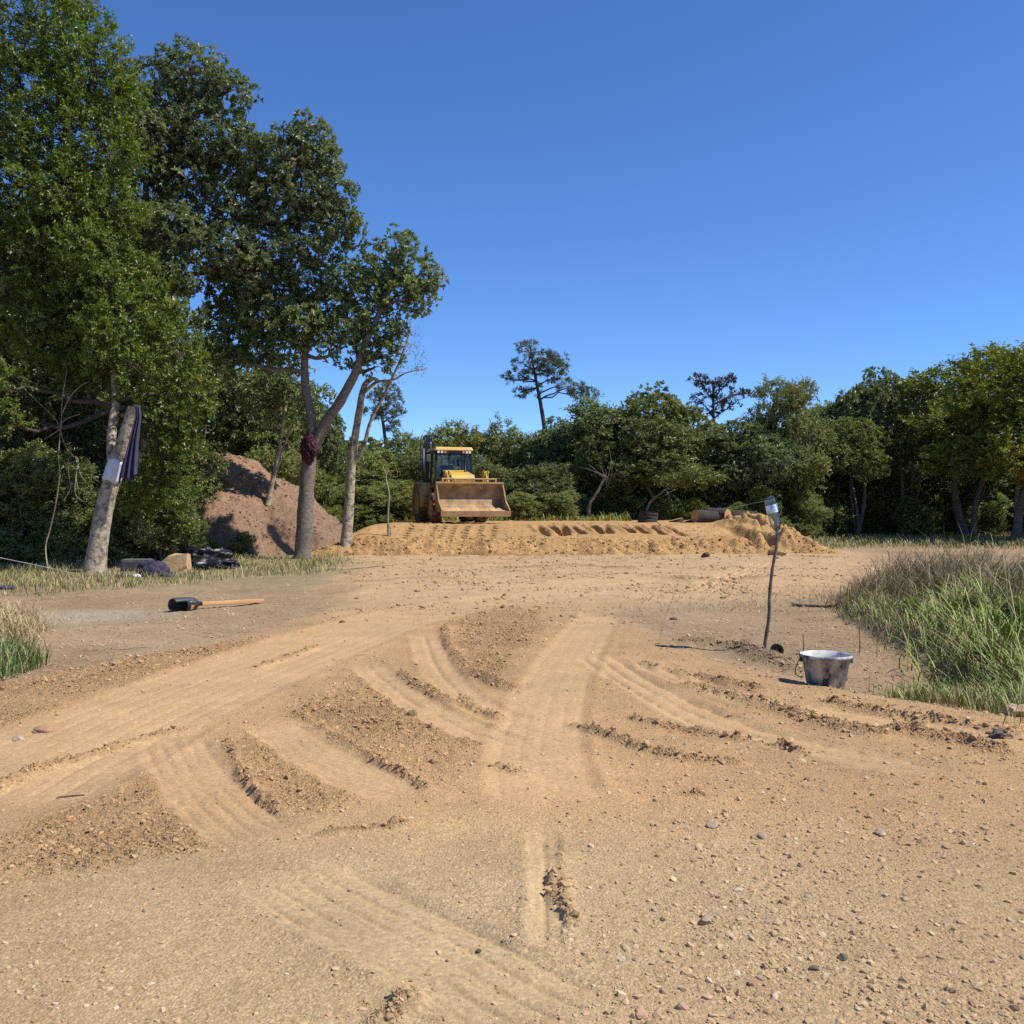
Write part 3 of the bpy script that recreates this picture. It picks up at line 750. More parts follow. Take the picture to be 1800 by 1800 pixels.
# ---- background trees: a few kinds, copied
def bg_proto(seed, kind):
    g = np.random.default_rng(seed)
    root = empty('background_tree')
    H = 8.0
    tr = []
    lean = g.normal(size=2) * 0.5
    for k in range(3 if kind == 'round' else 2):
        top = np.array([g.uniform(-1.5, 1.5) + lean[0], g.uniform(-1.2, 1.2) + lean[1], H * g.uniform(0.55, 0.7)])
        mid = np.array([top[0] * 0.35 + g.normal() * 0.25, top[1] * 0.35 + g.normal() * 0.25, H * 0.27])
        foot = np.array([g.normal() * 0.12, g.normal() * 0.12, -0.3])
        tr.append((foot, mid, top))
    tb = Tubes(); paths = []
    for k, (a, m_, t) in enumerate(tr):
        V, Fc, p, rad = rough_trunk([a, m_, t], 0.17 if k == 0 else 0.11, 0.05, g, 8, 6)
        tb.V.append(V); tb.F.append(Fc + tb.n); tb.n += len(V); paths.append(p)
    me = tb.mesh('trunk'); link('trunk', me, root, M['bark_grey'])
    bl = []
    if kind == 'round':
        for k in range(17):
            d = sph(g, 1)[0]; d[2] = abs(d[2]) * 1.15 - 0.25
            c = np.array([0, 0, H * 0.60]) + d * np.array([2.5, 2.3, 2.3]) + np.array([lean[0], lean[1], 0])
            r = g.uniform(0.75, 1.25)
            bl.append((c, (r, r, r * 0.8)))
        arr, c = foliage(g, bl, 16, 'rosette', (0.185, 0.085), 0.42, 4, 8, 0.55, 0.5)
    elif kind == 'layer':
        for k in range(15):
            z = g.uniform(0.38, 0.95)
            a = g.uniform(0, 2 * math.pi); rr = g.uniform(0.5, 2.7) * math.sqrt(max(0.05, 1.05 - z)) * 1.3
            c = np.array([math.cos(a) * rr + lean[0], math.sin(a) * rr + lean[1], z * H])
            r = g.uniform(0.7, 1.3)
            bl.append((c, (r * 1.25, r * 1.25, r * 0.55)))
        arr, c = foliage(g, bl, 17, 'spray', (0.17, 0.078), 0.5, 3, 9, 0.55, 0.5)
    elif kind == 'bush':
        for k in range(16):
            a = g.uniform(0, 2 * math.pi); z = g.uniform(0.05, 0.88); rr = g.uniform(0.2, 2.9) * math.sqrt(1.0 - z * 0.8)
            c = np.array([math.cos(a) * rr, math.sin(a) * rr, z * H])
            r = g.uniform(0.9, 1.35)
            bl.append((c, (r, r, r * 0.95)))
        arr, c = foliage(g, bl, 12, 'spray', (0.20, 0.085), 0.55, 4, 8, 0.55, 0.5)
    nodes = np.concatenate(paths)
    tb = Tubes()
    for bc, br in bl:
        j = int(np.argmin(np.linalg.norm(nodes - bc, axis=1) + 1.2 * np.clip(nodes[:, 2] - bc[2] + 0.3, 0, None)))
        tb.add(limb_path(g, nodes[j], bc, 0.1, 6), np.linspace(0.05, 0.02, 6), 4)
        for q in range(7):
            e = bc + sph(g, 1)[0] * np.array(br) * 0.9
            tb.add(limb_path(g, bc, e, 0.15, 4), np.linspace(0.02, 0.008, 4), 3)
    tag(link('branches', tb.mesh('branches'), root, M['bark_grey']), kind='stuff')
    lm = leaf_mesh('crown', *arr)
    V = np.empty(len(lm.vertices) * 3, np.float32); lm.vertices.foreach_get('co', V); V = V.reshape(-1, 3)
    link('crown', lm, root, M['leaf_back'])
    return dict(root=root, top=float(np.percentile(V[:, 2], 99.7)), wid=float(np.percentile(V[:, 0], 99) - np.percentile(V[:, 0], 1)), used=False, me=lm)
PROTO = {'r0': bg_proto(101, 'round'), 'r1': bg_proto(102, 'round'), 'r2': bg_proto(103, 'round'), 'l0': bg_proto(104, 'layer'), 'l1': bg_proto(105, 'layer'), 'b0': bg_proto(106, 'bush'), 'b1': bg_proto(107, 'bush'), 'b2': bg_proto(108, 'bush')}
CROWN = {}
def bg_tree(kind, px, top, wid, d, leaf, name, label, group, z0=None, rot=None, cat='tree'):
    p = PROTO[kind]
    if not p['used']: o = p['root']; p['used'] = True
    else: o = copy_tree(p['root'])
    x = (px - 900) / F * d
    z0 = gz(x, d) if z0 is None else z0
    Ht = CH - (top - HY) / F * d - z0
    sx = wid / F * d / p['wid']
    o.location = (x, d, z0); o.scale = (sx, sx, Ht / p['top'])
    o.rotation_euler = (0, 0, random.uniform(0, 6.28) if rot is None else rot)
    o.name = name
    if 'group' in o: del o['group']
    tag(o, label, cat, group)
    for ch in o.children:
        if ch.name.startswith('crown'):
            ch.material_slots[0].link = 'OBJECT'; ch.material_slots[0].material = M[leaf]
    return o
GL = 'broadleaf trees of the treeline'
T1, T2, T3 = 'dark green round crowned tree in the treeline beyond the clearing', 'loose layered green tree in the treeline beyond the clearing', 'leafy green shrub growing thick behind the platform'
TREELINE = [('r0', 1085, 682, 250, 46, 'leaf_back', 'widest round crowned dark tree right beside the tall lone pine'), ('r1', 1010, 735, 150, 48, 'leaf_broad', 'small dark round tree at the foot of the tall lone pine'), ('l0', 1165, 742, 170, 43.5, 'leaf_back', 'loose layered tree standing behind the low sawn stump'),
          ('r2', 1265, 742, 210, 46.5, 'leaf_broad', 'round green tree behind the log pile, under the dying pine'), ('l1', 1372, 672, 130, 46, 'leaf_bush', 'narrow upright tree with a thin leafy top behind the heaped sand'), ('r0', 1440, 702, 220, 50, 'leaf_broad', 'round topped dark tree past the heaped sand end of the platform'),
          ('r1', 1590, 645, 220, 49, 'leaf_back', 'tall dark full crowned tree over deep shade past the sand heap'), ('r2', 1505, 735, 170, 47, 'leaf_bush', 'lower round tree in the dip between two taller dark crowns'), ('l0', 1700, 626, 250, 47, 'leaf_olive', 'tall layered green tree behind the dry grass bank'),
          ('l1', 1790, 618, 260, 41, 'leaf_olive', 'yellowish olive layered tree carrying the orange rag'), ('l0', 1935, 590, 280, 40, 'leaf_olive', 'yellowish olive tree overhanging past the orange rag'), ('r0', 1330, 760, 150, 45, 'leaf_broad', 'low rounded tree between log pile and sand heap'),
          ('r2', 1660, 690, 180, 52, 'leaf_back', 'dark trunked tree in the deep shade behind the grass bank'), ('r1', 2080, 600, 300, 44, 'leaf_back', 'big dark tree shading the ground beyond the grass bank'), ('r2', 1850, 640, 260, 53, 'leaf_back', 'dark tree standing behind the yellowish olive one')]
for k, px, top, wid, d, leaf, lab in TREELINE:
    bg_tree(k, px, top, wid, d, leaf, 'treeline_tree', lab, 'trees of the treeline')
for a in [('b0', 575, 790, 130, 42, 'leaf_bush'), ('b1', 640, 790, 140, 45, 'leaf_bush'), ('b2', 705, 765, 150, 48, 'leaf_bush'), ('b0', 785, 742, 150, 52, 'leaf_bush'), ('b1', 845, 744, 130, 53, 'leaf_bush'), ('b2', 895, 762, 120, 50, 'leaf_back'),
          ('b0', 945, 768, 110, 49, 'leaf_back'), ('b1', 620, 850, 120, 39.5, 'leaf_bush'), ('b2', 690, 845, 130, 40.5, 'leaf_bush'), ('b0', 560, 830, 110, 38, 'leaf_bush'), ('b1', 880, 815, 110, 44, 'leaf_back'), ('b2', 950, 815, 120, 44, 'leaf_back'), ('b1', 740, 790, 110, 44, 'leaf_bush'),
          ('b0', 1020, 800, 120, 45, 'leaf_back'), ('b1', 985, 862, 70, 40.5, 'leaf_bush'), ('b2', 925, 866, 80, 40, 'leaf_bush')]:
    k, px, top, wid, d, leaf = a
    z0 = 0.6 if 600 < px < 1100 and d < 45 else None
    bg_tree(k, px, top, wid, d, leaf, 'shrub', T3, 'shrubs behind the platform', z0=z0, cat='shrub')
TL = 'dark green tree crowding in behind the brown mound'
for a in [('r0', 430, 640, 190, 38), ('r1', 520, 690, 170, 40), ('r2', 350, 600, 220, 37), ('l0', 470, 740, 140, 36.5), ('b0', 560, 760, 130, 44), ('r0', 250, 560, 260, 36), ('b2', 420, 790, 150, 38)]:
    k, px, top, wid, d = a
    bg_tree(k, px, top, wid, d, 'leaf_broad' if k[0] == 'r' else 'leaf_bush', 'mound_tree', TL, 'trees behind the mound')
bg_tree('b1', 335, 885, 75, 27.2, 'leaf_bush', 'mound_shrub', 'leafy shrub at the shaded foot of the brown mound', None, cat='shrub')
bg_tree('b0', 425, 935, 50, 27.3, 'leaf_bush', 'mound_shrub', 'small shrub between the brown mound and the black plastic', None, cat='shrub')
TU = 'dark shaded shrub filling the undergrowth around the leaning tree'  # large trees, some past the left frame edge, are added to darken the undergrowth
for a in [('b0', 20, 780, 190, 24.0), ('b1', 110, 800, 170, 24.5), ('b2', -70, 700, 200, 23.5), ('b1', 290, 840, 120, 24.6), ('b2', 235, 800, 130, 24.4), ('b0', 330, 905, 70, 25.3), ('b0', 180, 700, 190, 27), ('b1', 60, 620, 220, 27), ('b2', 310, 700, 180, 28.5), ('r0', -120, 300, 330, 26), ('r1', 40, 300, 300, 28), ('r2', 150, 350, 300, 29), ('r1', -330, 200, 420, 25), ('b1', 90, 700, 200, 31)]:
    k, px, top, wid, d = a
    bg_tree(k, px, top, wid, d, 'leaf_back' if k[0] == 'b' else 'leaf_broad', 'undergrowth_shrub' if k[0] == 'b' else 'shading_tree', TU if k[0] == 'b' else 'added tree in the thicket behind the leaning tree, darkening the undergrowth', 'undergrowth by the leaning tree' if k[0] == 'b' else 'added trees in the thicket', cat='shrub' if k[0] == 'b' else 'tree')
for nm, lab, pts, r0 in (('leaning_snag', 'bare pale leaning trunk with dead twigs at the treeline edge', [(1037, 908), (1036, 890), (1048, 868), (1060, 845), (1066, 832)], 0.095), ('leaning_snag', 'thin pale leaning trunk rising behind the low sawn stump', [(1131, 908), (1140, 888), (1160, 868), (1178, 852), (1182, 835)], 0.065)):
    dl = 42.0; p = [P(*q, dl) for q in pts]; p[0][2] -= 0.5
    V, Fc, _, _ = rough_trunk(p - p[0], r0, r0 * 0.5, rng, 8, 5)
    tb = Tubes(); tb.V.append(V); tb.F.append(Fc); tb.n = len(V)
    top = p[-1] - p[0]
    for k in range(14): tb.add(limb_path(rng, top - np.array([0, 0, rng.uniform(0, 0.7)]), top + rng.normal(size=3) * 0.7 + np.array([0.1, 0, 0.3]), 0.15, 5), np.linspace(0.02, 0.007, 5), 4)
    o = link(nm, tb.mesh(nm), None, M['bark_grey']); o.location = tuple(p[0]); tag(o, lab, 'dead tree')
# second rank, seen in the gaps
T5 = 'dim tree in the second rank behind the treeline'
kk = ['r0', 'l0', 'r1', 'b0', 'l1', 'r2', 'b1']
for i, px in enumerate(range(-250, 2300, 95)):
    d = 58 + 6 * ((i * 7) % 3)
    top = 800 if px < 1000 else 770 if px < 1450 else 700
    if px < 300: top = 620
    bg_tree(kk[i % 7], px + random.uniform(-20, 20), top + random.uniform(-15, 15), 210, d, 'leaf_back', 'second_rank_tree', T5, 'second rank of trees')
T7 = 'bushy green tree leafy down to the ground in the treeline'
for a in [('b0', 1085, 705, 250, 47), ('b1', 1180, 752, 170, 46), ('b2', 1255, 760, 170, 47), ('b0', 1330, 765, 150, 46.5), ('b1', 1400, 745, 150, 49), ('b2', 1010, 760, 130, 47.5), ('b0', 1480, 800, 120, 50), ('b1', 1725, 800, 110, 51), ('b2', 1560, 830, 90, 50)]:
    k, px, top, wid, d = a
    bg_tree(k, px, top, wid, d, ('leaf_back', 'leaf_broad')[int(px) // 5 % 2], 'bushy_tree', T7, 'bushy trees of the treeline')
T6 = 'low dark shrub in the shade beneath the treeline'
for i, px in enumerate(range(930, 2150, 62)):
    for d, top in ((53, 845), (57, 815)):
        bg_tree(('b0', 'b1', 'b2')[(i + int(d)) % 3], px + random.uniform(-22, 22), top + random.uniform(-22, 18), 120, d + random.uniform(-1, 1), 'leaf_back' if i % 2 else 'leaf_bush', 'shade_shrub', T6, 'shrubs under the treeline', cat='shrub')
T8 = 'low ragged shrub in the sun along the foot of the treeline'
for i, px in enumerate((985, 1015, 1075, 1105, 1165, 1215, 1285, 1345, 1385, 1420, 1470, 1530, 1610, 1680, 1740)):
    bg_tree(('b0', 'b1', 'b2')[i % 3], px, 872 + random.uniform(-22, 22) + (20 if px > 1450 else 0), random.uniform(45, 80), 43.5 + random.uniform(-1, 2) + (4 if px > 1450 else 0), ('leaf_bush', 'leaf_back', 'leaf_olive')[i % 3], 'low_shrub', T8, 'low shrubs along the treeline', cat='shrub')
# a far wood closing the gaps
g = np.random.default_rng(77)
bl = []
for x in np.arange(-75, 95, 3.6):
    for z in (0.8, 3.0, 5.2):
        r = g.uniform(1.9, 2.6)
        bl.append((np.array([x + g.normal() * 0.8, 80 + g.normal() * 2.5, z + g.normal() * 0.3]), (r * 1.2, r, r * 0.8)))
for y in np.arange(22, 80, 4.0):
    for z in (1, 4, 7):
        for sx_, x0 in ((-1, 19.0), (1, 30.0)):
            r = g.uniform(2.0, 2.7)
            bl.append((np.array([sx_ * (x0 + 0.42 * (y - 22)) + g.normal() * 0.8, y, z]), (r, r * 1.2, r)))
arr, c = foliage(g, bl, 0.8, 'rosette', (0.9, 0.5), 0.8, 3, 6, 0.5, 0.3)
tag(link('far_wood', leaf_mesh('far_wood', *arr), mat=M['leaf_back']), 'far wood closing the view behind the trees', 'wood', kind='stuff')

# ---- pines
def pine(name, label, base, top, tiers, mats, seed, r0=0.2, leaf=(0.26, 0.035), bend=0.3, dens=1.0, kk=(5, 9)):
    g = np.random.default_rng(seed)
    base = np.asarray(base, float); top = np.asarray(top, float)
    root = empty(name, tuple(base)); tag(root, label, 'tree')
    t = np.linspace(0, 1, 7)[:, None]
    pts = base * (1 - t) + top * t + np.sin(t * math.pi * 1.3) * np.array([bend, 0, 0])
    V, Fc, p, rad = rough_trunk(pts - base, r0, 0.05, g, 10, 5)
    link('trunk', np_mesh('trunk', V, Fc), root, mats[0])
    tb = Tubes(); bl = []
    for (px, py, r, dist, fx, fy) in tiers:             # pad centre, size, and where its limb leaves the trunk
        cpos = P(px, py, dist) - base; rr = r * dist / F
        st = P(fx, fy, dist) - base
        j = int(np.argmin(np.linalg.norm(p - st, axis=1)))
        pa = limb_path(g, p[j], cpos, 0.08, 8, 0.05)
        tb.add(pa, np.linspace(0.055, 0.02, 8), 5)
        for q in range(9):
            e = cpos + sph(g, 1)[0] * np.array([rr, rr, rr * 0.35])
            tb.add(limb_path(g, pa[int(g.integers(3, 8))], e, 0.1, 4), np.linspace(0.022, 0.008, 4), 3)
        bl.append((cpos, (rr, rr, rr * 0.30)))
    tag(link('branches', tb.mesh('branches'), root, mats[0]), kind='stuff')
    arr, c = foliage(g, bl, 7 * dens, 'needle', leaf, 0.30, kk[0], kk[1], 0.3, 0.2)
    link('crown', leaf_mesh('crown', *arr), root, mats[1])
    return root
d = 58.0
pb = P(966, 860, d); pb[2] = 0.2
pine('pine_tree', 'tall lone pine with flat needle pads above the treeline', pb, P(938, 607, d),
     [(925, 612, 22, d, 940, 625), (950, 628, 26, d, 945, 640), (975, 630, 24, d, 948, 650), (990, 645, 18, d, 952, 660), (920, 640, 18, d, 945, 650), (955, 652, 24, d, 950, 662), (985, 665, 22, d, 953, 675), (915, 660, 22, d, 950, 665), (897, 663, 12, d, 950, 668), (930, 685, 18, d, 953, 682), (918, 690, 14, d, 953, 685),
      (1000, 680, 24, d, 955, 690), (1018, 690, 22, d, 955, 700), (965, 640, 22, d, 948, 640), (1035, 690, 18, d, 956, 700)], (M['bark_pine'], M['needle']), 21, 0.26, dens=1.1)
pb = P(1252, 860, 60); pb[2] = 0.2
pine('dying_pine', 'brownish dying pine with sparse cones above the treeline', pb, P(1255, 668, 60),
     [(1222, 668, 20, 60, 1252, 700), (1245, 680, 22, 60, 1252, 705), (1275, 672, 18, 60, 1253, 705), (1288, 665, 14, 60, 1254, 700), (1300, 690, 18, 60, 1253, 715), (1315, 692, 12, 60, 1253, 715), (1228, 700, 16, 60, 1252, 725), (1265, 700, 20, 60, 1252, 725), (1285, 715, 18, 60, 1252, 735), (1215, 725, 18, 60, 1252, 745), (1245, 725, 18, 60, 1252, 740)], (M['bark_pine'], M['needle_dead']), 22, 0.2, (0.22, 0.07), 0.1, 1.5, (4, 6))
pb = P(672, 860, 56); pb[2] = 0.2
pine('far_pine', 'green pine half hidden behind the pale slender tree', pb, P(672, 675, 56),
     [(682, 690, 18, 56, 673, 705), (695, 705, 16, 56, 673, 718), (685, 722, 22, 56, 673, 735), (700, 730, 12, 56, 673, 742), (665, 700, 20, 56, 672, 712), (660, 725, 22, 56, 672, 740), (690, 750, 18, 56, 673, 760), (672, 680, 14, 56, 672, 690)], (M['bark_pine'], M['needle']), 23, 0.2, dens=1.4)
pb = P(130, 900, 30); pb[2] = 0.0
pine('hidden_pine', 'pine whose grey green tip shows over the fine leaved tree', pb, P(115, -10, 30),
     [(100, 20, 40, 30, 115, 40), (85, 60, 40, 30, 115, 80), (125, 0, 34, 30, 115, 20)], (M['bark_pine'], M['needle']), 24, 0.25, dens=1.3)

# ------------------------------------------------------------------ backhoe loader
YEL = (0.66, 0.42, 0.05)
M['yellow'] = mat('yellow', YEL, (0.52, 0.29, 0.04), 3, 0.5, dust=((0.42, 0.27, 0.13), 2.5, (0.5, 0.72)))
M['yellow_dirty'] = mat('yellow_dirty', (0.46, 0.27, 0.07), (0.34, 0.19, 0.06), 4, 0.7, dust=((0.42, 0.27, 0.13), 3, (0.4, 0.6)))
M['fender'] = mat('fender', (0.52, 0.38, 0.09), (0.4, 0.28, 0.07), 3, 0.6, dust=((0.40, 0.27, 0.14), 3, (0.5, 0.7)))
M['frame_black'] = mat('frame_black', (0.022, 0.023, 0.026), (0.012, 0.012, 0.014), 6, 0.45, dust=((0.16, 0.11, 0.07), 5, (0.6, 0.85)))
M['rubber'] = mat('rubber', (0.05, 0.04, 0.033), (0.025, 0.022, 0.02), 8, 0.9, bump=0.3, dust=((0.26, 0.165, 0.085), 4, (0.38, 0.62)))
M['bucket_steel'] = mat('bucket_steel', (0.33, 0.215, 0.095), (0.17, 0.11, 0.06), 3.2, 0.75, bump=0.35, bscale=9, dust=((0.46, 0.29, 0.14), 2.2, (0.45, 0.68)))
M['lip_steel'] = mat('lip_steel', (0.42, 0.26, 0.12), (0.30, 0.18, 0.085), 4, 0.7, bump=0.2)
M['soil_lump'] = mat('soil_lump', (0.50, 0.31, 0.145), (0.40, 0.235, 0.105), 9, 0.95, bump=0.8)
M['chrome'] = mat('chrome', (0.6, 0.6, 0.6), (0.45, 0.45, 0.45), 4, 0.2, 1.0)
M['lamp_white'] = mat('lamp_white', (0.75, 0.76, 0.76), (0.6, 0.62, 0.62), 10, 0.15)
M['lamp_orange'] = mat('lamp_orange', (0.75, 0.20, 0.03), (0.6, 0.14, 0.02), 10, 0.2)
M['grey_plastic'] = mat('grey_plastic', (0.075, 0.08, 0.09), (0.05, 0.055, 0.062), 5, 0.5)
M['seat'] = mat('seat', (0.035, 0.036, 0.04), (0.02, 0.02, 0.022), 8, 0.85)
def glass_mat(name, tint, gloss=0.14, clear=0.75):
    m, nt, b = new_mat(name)
    tr = N(nt, 'ShaderNodeBsdfTransparent'); tr.inputs[0].default_value = (*tint, 1)
    gl = N(nt, 'ShaderNodeBsdfGlossy', Roughness=0.04); gl.inputs[0].default_value = (0.62, 0.66, 0.68, 1)
    fr = N(nt, 'ShaderNodeLayerWeight', Blend=0.35)
    mr = N(nt, 'ShaderNodeMapRange'); mr.inputs[3].default_value = gloss; mr.inputs[4].default_value = 0.9
    nt.links.new(fr.outputs['Fresnel'], mr.inputs[0])
    mx = N(nt, 'ShaderNodeMixShader')
    nt.links.new(mr.outputs[0], mx.inputs[0]); nt.links.new(tr.outputs[0], mx.inputs[1]); nt.links.new(gl.outputs[0], mx.inputs[2])
    nt.links.new(mx.outputs[0], nt.nodes['Material Output'].inputs[0])
    return m
M['glass'] = glass_mat('glass', (0.66, 0.73, 0.74), 0.03)
def backhoe(loc, rz):
    root = empty('backhoe_loader', loc, rz)
    tag(root, 'yellow backhoe loader with mud caked front bucket standing on the sand platform', 'digger')
    B = lambda: MB()
    # wheels
    def wheel(x, y, r, w, out):
        Rm = Matrix.Translation((x, y, r)) @ Matrix.Rotation(R(90) * out, 4, 'Y')
        rim = B().lathe([(0.0, w * 0.30), (0.10 * r, w * 0.34), (0.16 * r, w * 0.20), (0.40 * r, w * 0.16), (0.50 * r, w * 0.40), (0.56 * r, w * 0.46), (0.56 * r, -w * 0.46), (0.3 * r, -w * 0.3), (0, -w * 0.3)], 24, Rm)
        for k in range(8):
            a = k * math.pi / 4
            rim.lathe([(0.0, w * 0.24), (0.03 * r, w * 0.24), (0.03 * r, w * 0.15)], 6, Rm @ Matrix.Translation((0.28 * r * math.cos(a), 0.28 * r * math.sin(a), 0)))
        wo_ = rim.build('wheel', M['yellow_dirty'], root, True)
        ty = B().lathe([(0.56 * r, -w * 0.44), (0.66 * r, -w * 0.5), (0.84 * r, -w * 0.5), (0.93 * r, -w * 0.42), (0.95 * r, 0), (0.93 * r, w * 0.42), (0.84 * r, w * 0.5), (0.66 * r, w * 0.5), (0.56 * r, w * 0.44)], 32, Rm)
        nl = 18
        for k in range(nl):
            for sgn in (-1, 1):
                a = 2 * math.pi * (k + (0.5 if sgn > 0 else 0)) / nl
                rot = (Rm.to_3x3() @ Matrix.Rotation(a, 3, 'Z') @ Matrix.Rotation(sgn * R(38), 3, 'X'))
                cpos = Rm @ Vector((0.955 * r * math.cos(a), 0.955 * r * math.sin(a), sgn * w * 0.24))
                ty.box(cpos, (0.10 * r, 0.09 * r, w * 0.58), rot)
        ty.build('tyre', M['rubber'], wo_)
    for sx in (-1, 1):
        wheel(sx * 0.88, 1.05, 0.74, 0.46, sx)
        wheel(sx * 0.84, -1.05, 0.55, 0.36, sx)
    ch = B().box((0, 0.0, 0.78), (0.72, 3.1, 0.42)).box((0, -1.05, 0.56), (1.35, 0.22, 0.22)).box((0, 1.05, 0.74), (1.35, 0.3, 0.3)).box((0, 1.75, 0.85), (1.5, 0.35, 0.7))
    ch.build('chassis', M['frame_black'], root, bevel=0.02)
    # bonnet: sloped front, grille
    bon = B().prism([(-0.45, 0.98), (-1.85, 0.98), (-1.90, 1.60), (-1.78, 1.74), (-0.45, 1.96)], -0.43, 0.43).build('bonnet', M['yellow'], root, bevel=0.03)
    gr = B()
    for k in range(6): gr.box((0, -1.905, 1.03 + k * 0.05), (0.62, 0.03, 0.022))
    gr.build('grille', M['frame_black'], bon)
    # exhaust
    B().lathe([(0, 0), (0.055, 0), (0.055, 0.12), (0.043, 0.13), (0.043, 0.74), (0.05, 0.76), (0.035, 0.76), (0.035, 0.6)], 14, Matrix.Translation((0.30, -0.95, 1.78))).build('exhaust_pipe', M['frame_black'], root, True)
    # cab
    cb = B().box((0, 0.3, 1.12), (1.34, 1.5, 0.34))
    cb.build('cab_floor', M['frame_black'], root, bevel=0.02)
    lo = [(-0.70, -0.50, 1.28), (0.70, -0.50, 1.28), (0.72, 0.30, 1.28), (-0.72, 0.30, 1.28), (0.70, 1.02, 1.28), (-0.70, 1.02, 1.28)]
    hi = [(-0.64, -0.36, 2.66), (0.64, -0.36, 2.66), (0.66, 0.30, 2.66), (-0.66, 0.30, 2.66), (0.64, 0.98, 2.66), (-0.64, 0.98, 2.66)]
    for a, b in zip(lo, hi): B().tube([a, b], 0.045, 6).build('cab_pillar', M['frame_black'], root)
    B().tube([(-0.17, -0.49, 1.36), (-0.17, -0.37, 2.66)], 0.028, 6).build('windscreen_bar', M['frame_black'], root)
    for za, (dx, y0, y1) in ((1.28, (0.70, -0.5, 1.02)), (2.64, (0.64, -0.36, 0.98))):
        B().tube([(-dx, y0, za), (dx, y0, za)], 0.04, 6).tube([(-dx, y1, za), (dx, y1, za)], 0.04, 6).tube([(-dx, y0, za), (-dx, y1, za)], 0.04, 6).tube([(dx, y0, za), (dx, y1, za)], 0.04, 6).build('cab_rail', M['frame_black'], root)
    def pane(name, q):
        B().add(q, [(0, 1, 2, 3)]).build(name, M['glass'], root)
    pane('windscreen', [(-0.66, -0.495, 1.32), (-0.20, -0.495, 1.32), (-0.20, -0.37, 2.62), (-0.60, -0.37, 2.62)])
    pane('windscreen', [(-0.14, -0.495, 1.32), (0.66, -0.495, 1.32), (0.60, -0.37, 2.62), (-0.14, -0.37, 2.62)])
    pane('rear_window', [(-0.66, 1.02, 1.32), (0.66, 1.02, 1.32), (0.60, 0.98, 2.62), (-0.60, 0.98, 2.62)])
    for sx in (-1, 1):
        pane('side_window', [(sx * 0.70, -0.45, 1.32), (sx * 0.72, 0.26, 1.32), (sx * 0.66, 0.26, 2.62), (sx * 0.64, -0.33, 2.62)])
        pane('side_window', [(sx * 0.72, 0.34, 1.32), (sx * 0.70, 0.98, 1.32), (sx * 0.64, 0.95, 2.62), (sx * 0.66, 0.34, 2.62)])
    rf = B().box((0, 0.28, 2.745), (1.46, 1.62, 0.13), taper=0.93).build('roof', M['yellow'], root, bevel=0.03)
    B().box((0, -0.44, 2.625), (1.36, 0.10, 0.10)).build('lamp_rail', M['frame_black'], rf)
    for x, m_ in ((-0.60, 'lamp_white'), (-0.47, 'lamp_white'), (-0.34, 'lamp_orange'), (0.34, 'lamp_orange'), (0.47, 'lamp_white'), (0.58, 'lamp_white')):
        lb = B().box((x, -0.51, 2.62), (0.105, 0.06, 0.105)).build('work_lamp', M['frame_black'], root, bevel=0.01)
        B().box((x, -0.545, 2.62), (0.085, 0.012, 0.085)).build('lamp_lens', M[m_], lb)
    st = B().box((0.0, 0.45, 1.48), (0.52, 0.5, 0.16)).box((0, 0.70, 1.86), (0.48, 0.14, 0.66), Matrix.Rotation(R(-8), 3, 'X')).build('seat', M['seat'], root, bevel=0.04)
    sw = [(0.20 * math.cos(a), -0.10 + 0.2 * math.sin(a) * 0.5, 1.82 + 0.2 * math.sin(a) * 0.86) for a in np.linspace(0, 2 * math.pi, 17)]
    B().tube(sw, 0.016, 6, False).tube([(0, -0.10, 1.82), (0, -0.28, 1.42)], 0.03, 6).build('steering_wheel', M['frame_black'], root, True)
    B().box((0, -0.36, 1.44), (1.2, 0.16, 0.3)).build('dashboard', M['grey_plastic'], root, bevel=0.03)
    for sx in (-1, 1):
        arm = B().tube([(sx * 0.66, -0.40, 2.58), (sx * 0.86, -0.52, 2.58), (sx * 0.98, -0.55, 2.48)], 0.014, 6).build('mirror_arm', M['frame_black'], root)
        B().box((sx * 0.98, -0.55, 2.38), (0.17, 0.07, 0.27)).build('mirror', M['grey_plastic'], arm, bevel=0.025)
        # rear fender wraps the wheel, with a flared front panel
        f = B(); prev = None; V = []; Fc = []
        ang = np.linspace(R(-10), R(190), 12)
        for a in ang:
            for xx in (sx * 0.64, sx * 1.13):
                V.append((xx, 1.05 - 0.83 * math.cos(a), 0.76 + 0.80 * math.sin(a)))
        for i in range(11): Fc.append((2 * i, 2 * i + 1, 2 * i + 3, 2 * i + 2))
        f.add(V, Fc).add([(sx * 0.64, 0.24, 0.62), (sx * 1.10, 0.22, 0.62), (sx * 1.14, 0.30, 1.22), (sx * 1.02, 0.36, 1.50), (sx * 0.70, 0.30, 1.50)], [(0, 1, 2, 3, 4)])
        fo = f.build('fender', M['fender'], root)
        mod = fo.modifiers.new('thick', 'SOLIDIFY'); mod.thickness = 0.03
        B().add([(sx * 0.82, 0.315, 1.40), (sx * 1.04, 0.315, 1.38), (sx * 0.92, 0.24, 1.02)], [(0, 1, 2)]).build('fender_highlight', M['yellow'], fo)  # yellow triangle stands for a bright highlight on the fender, put in as colour
        B().box((sx * 0.86, -0.12, 0.72), (0.34, 0.5, 0.05)).box((sx * 0.86, -0.12, 1.0), (0.3, 0.34, 0.04)).build('step', M['frame_black'], root)
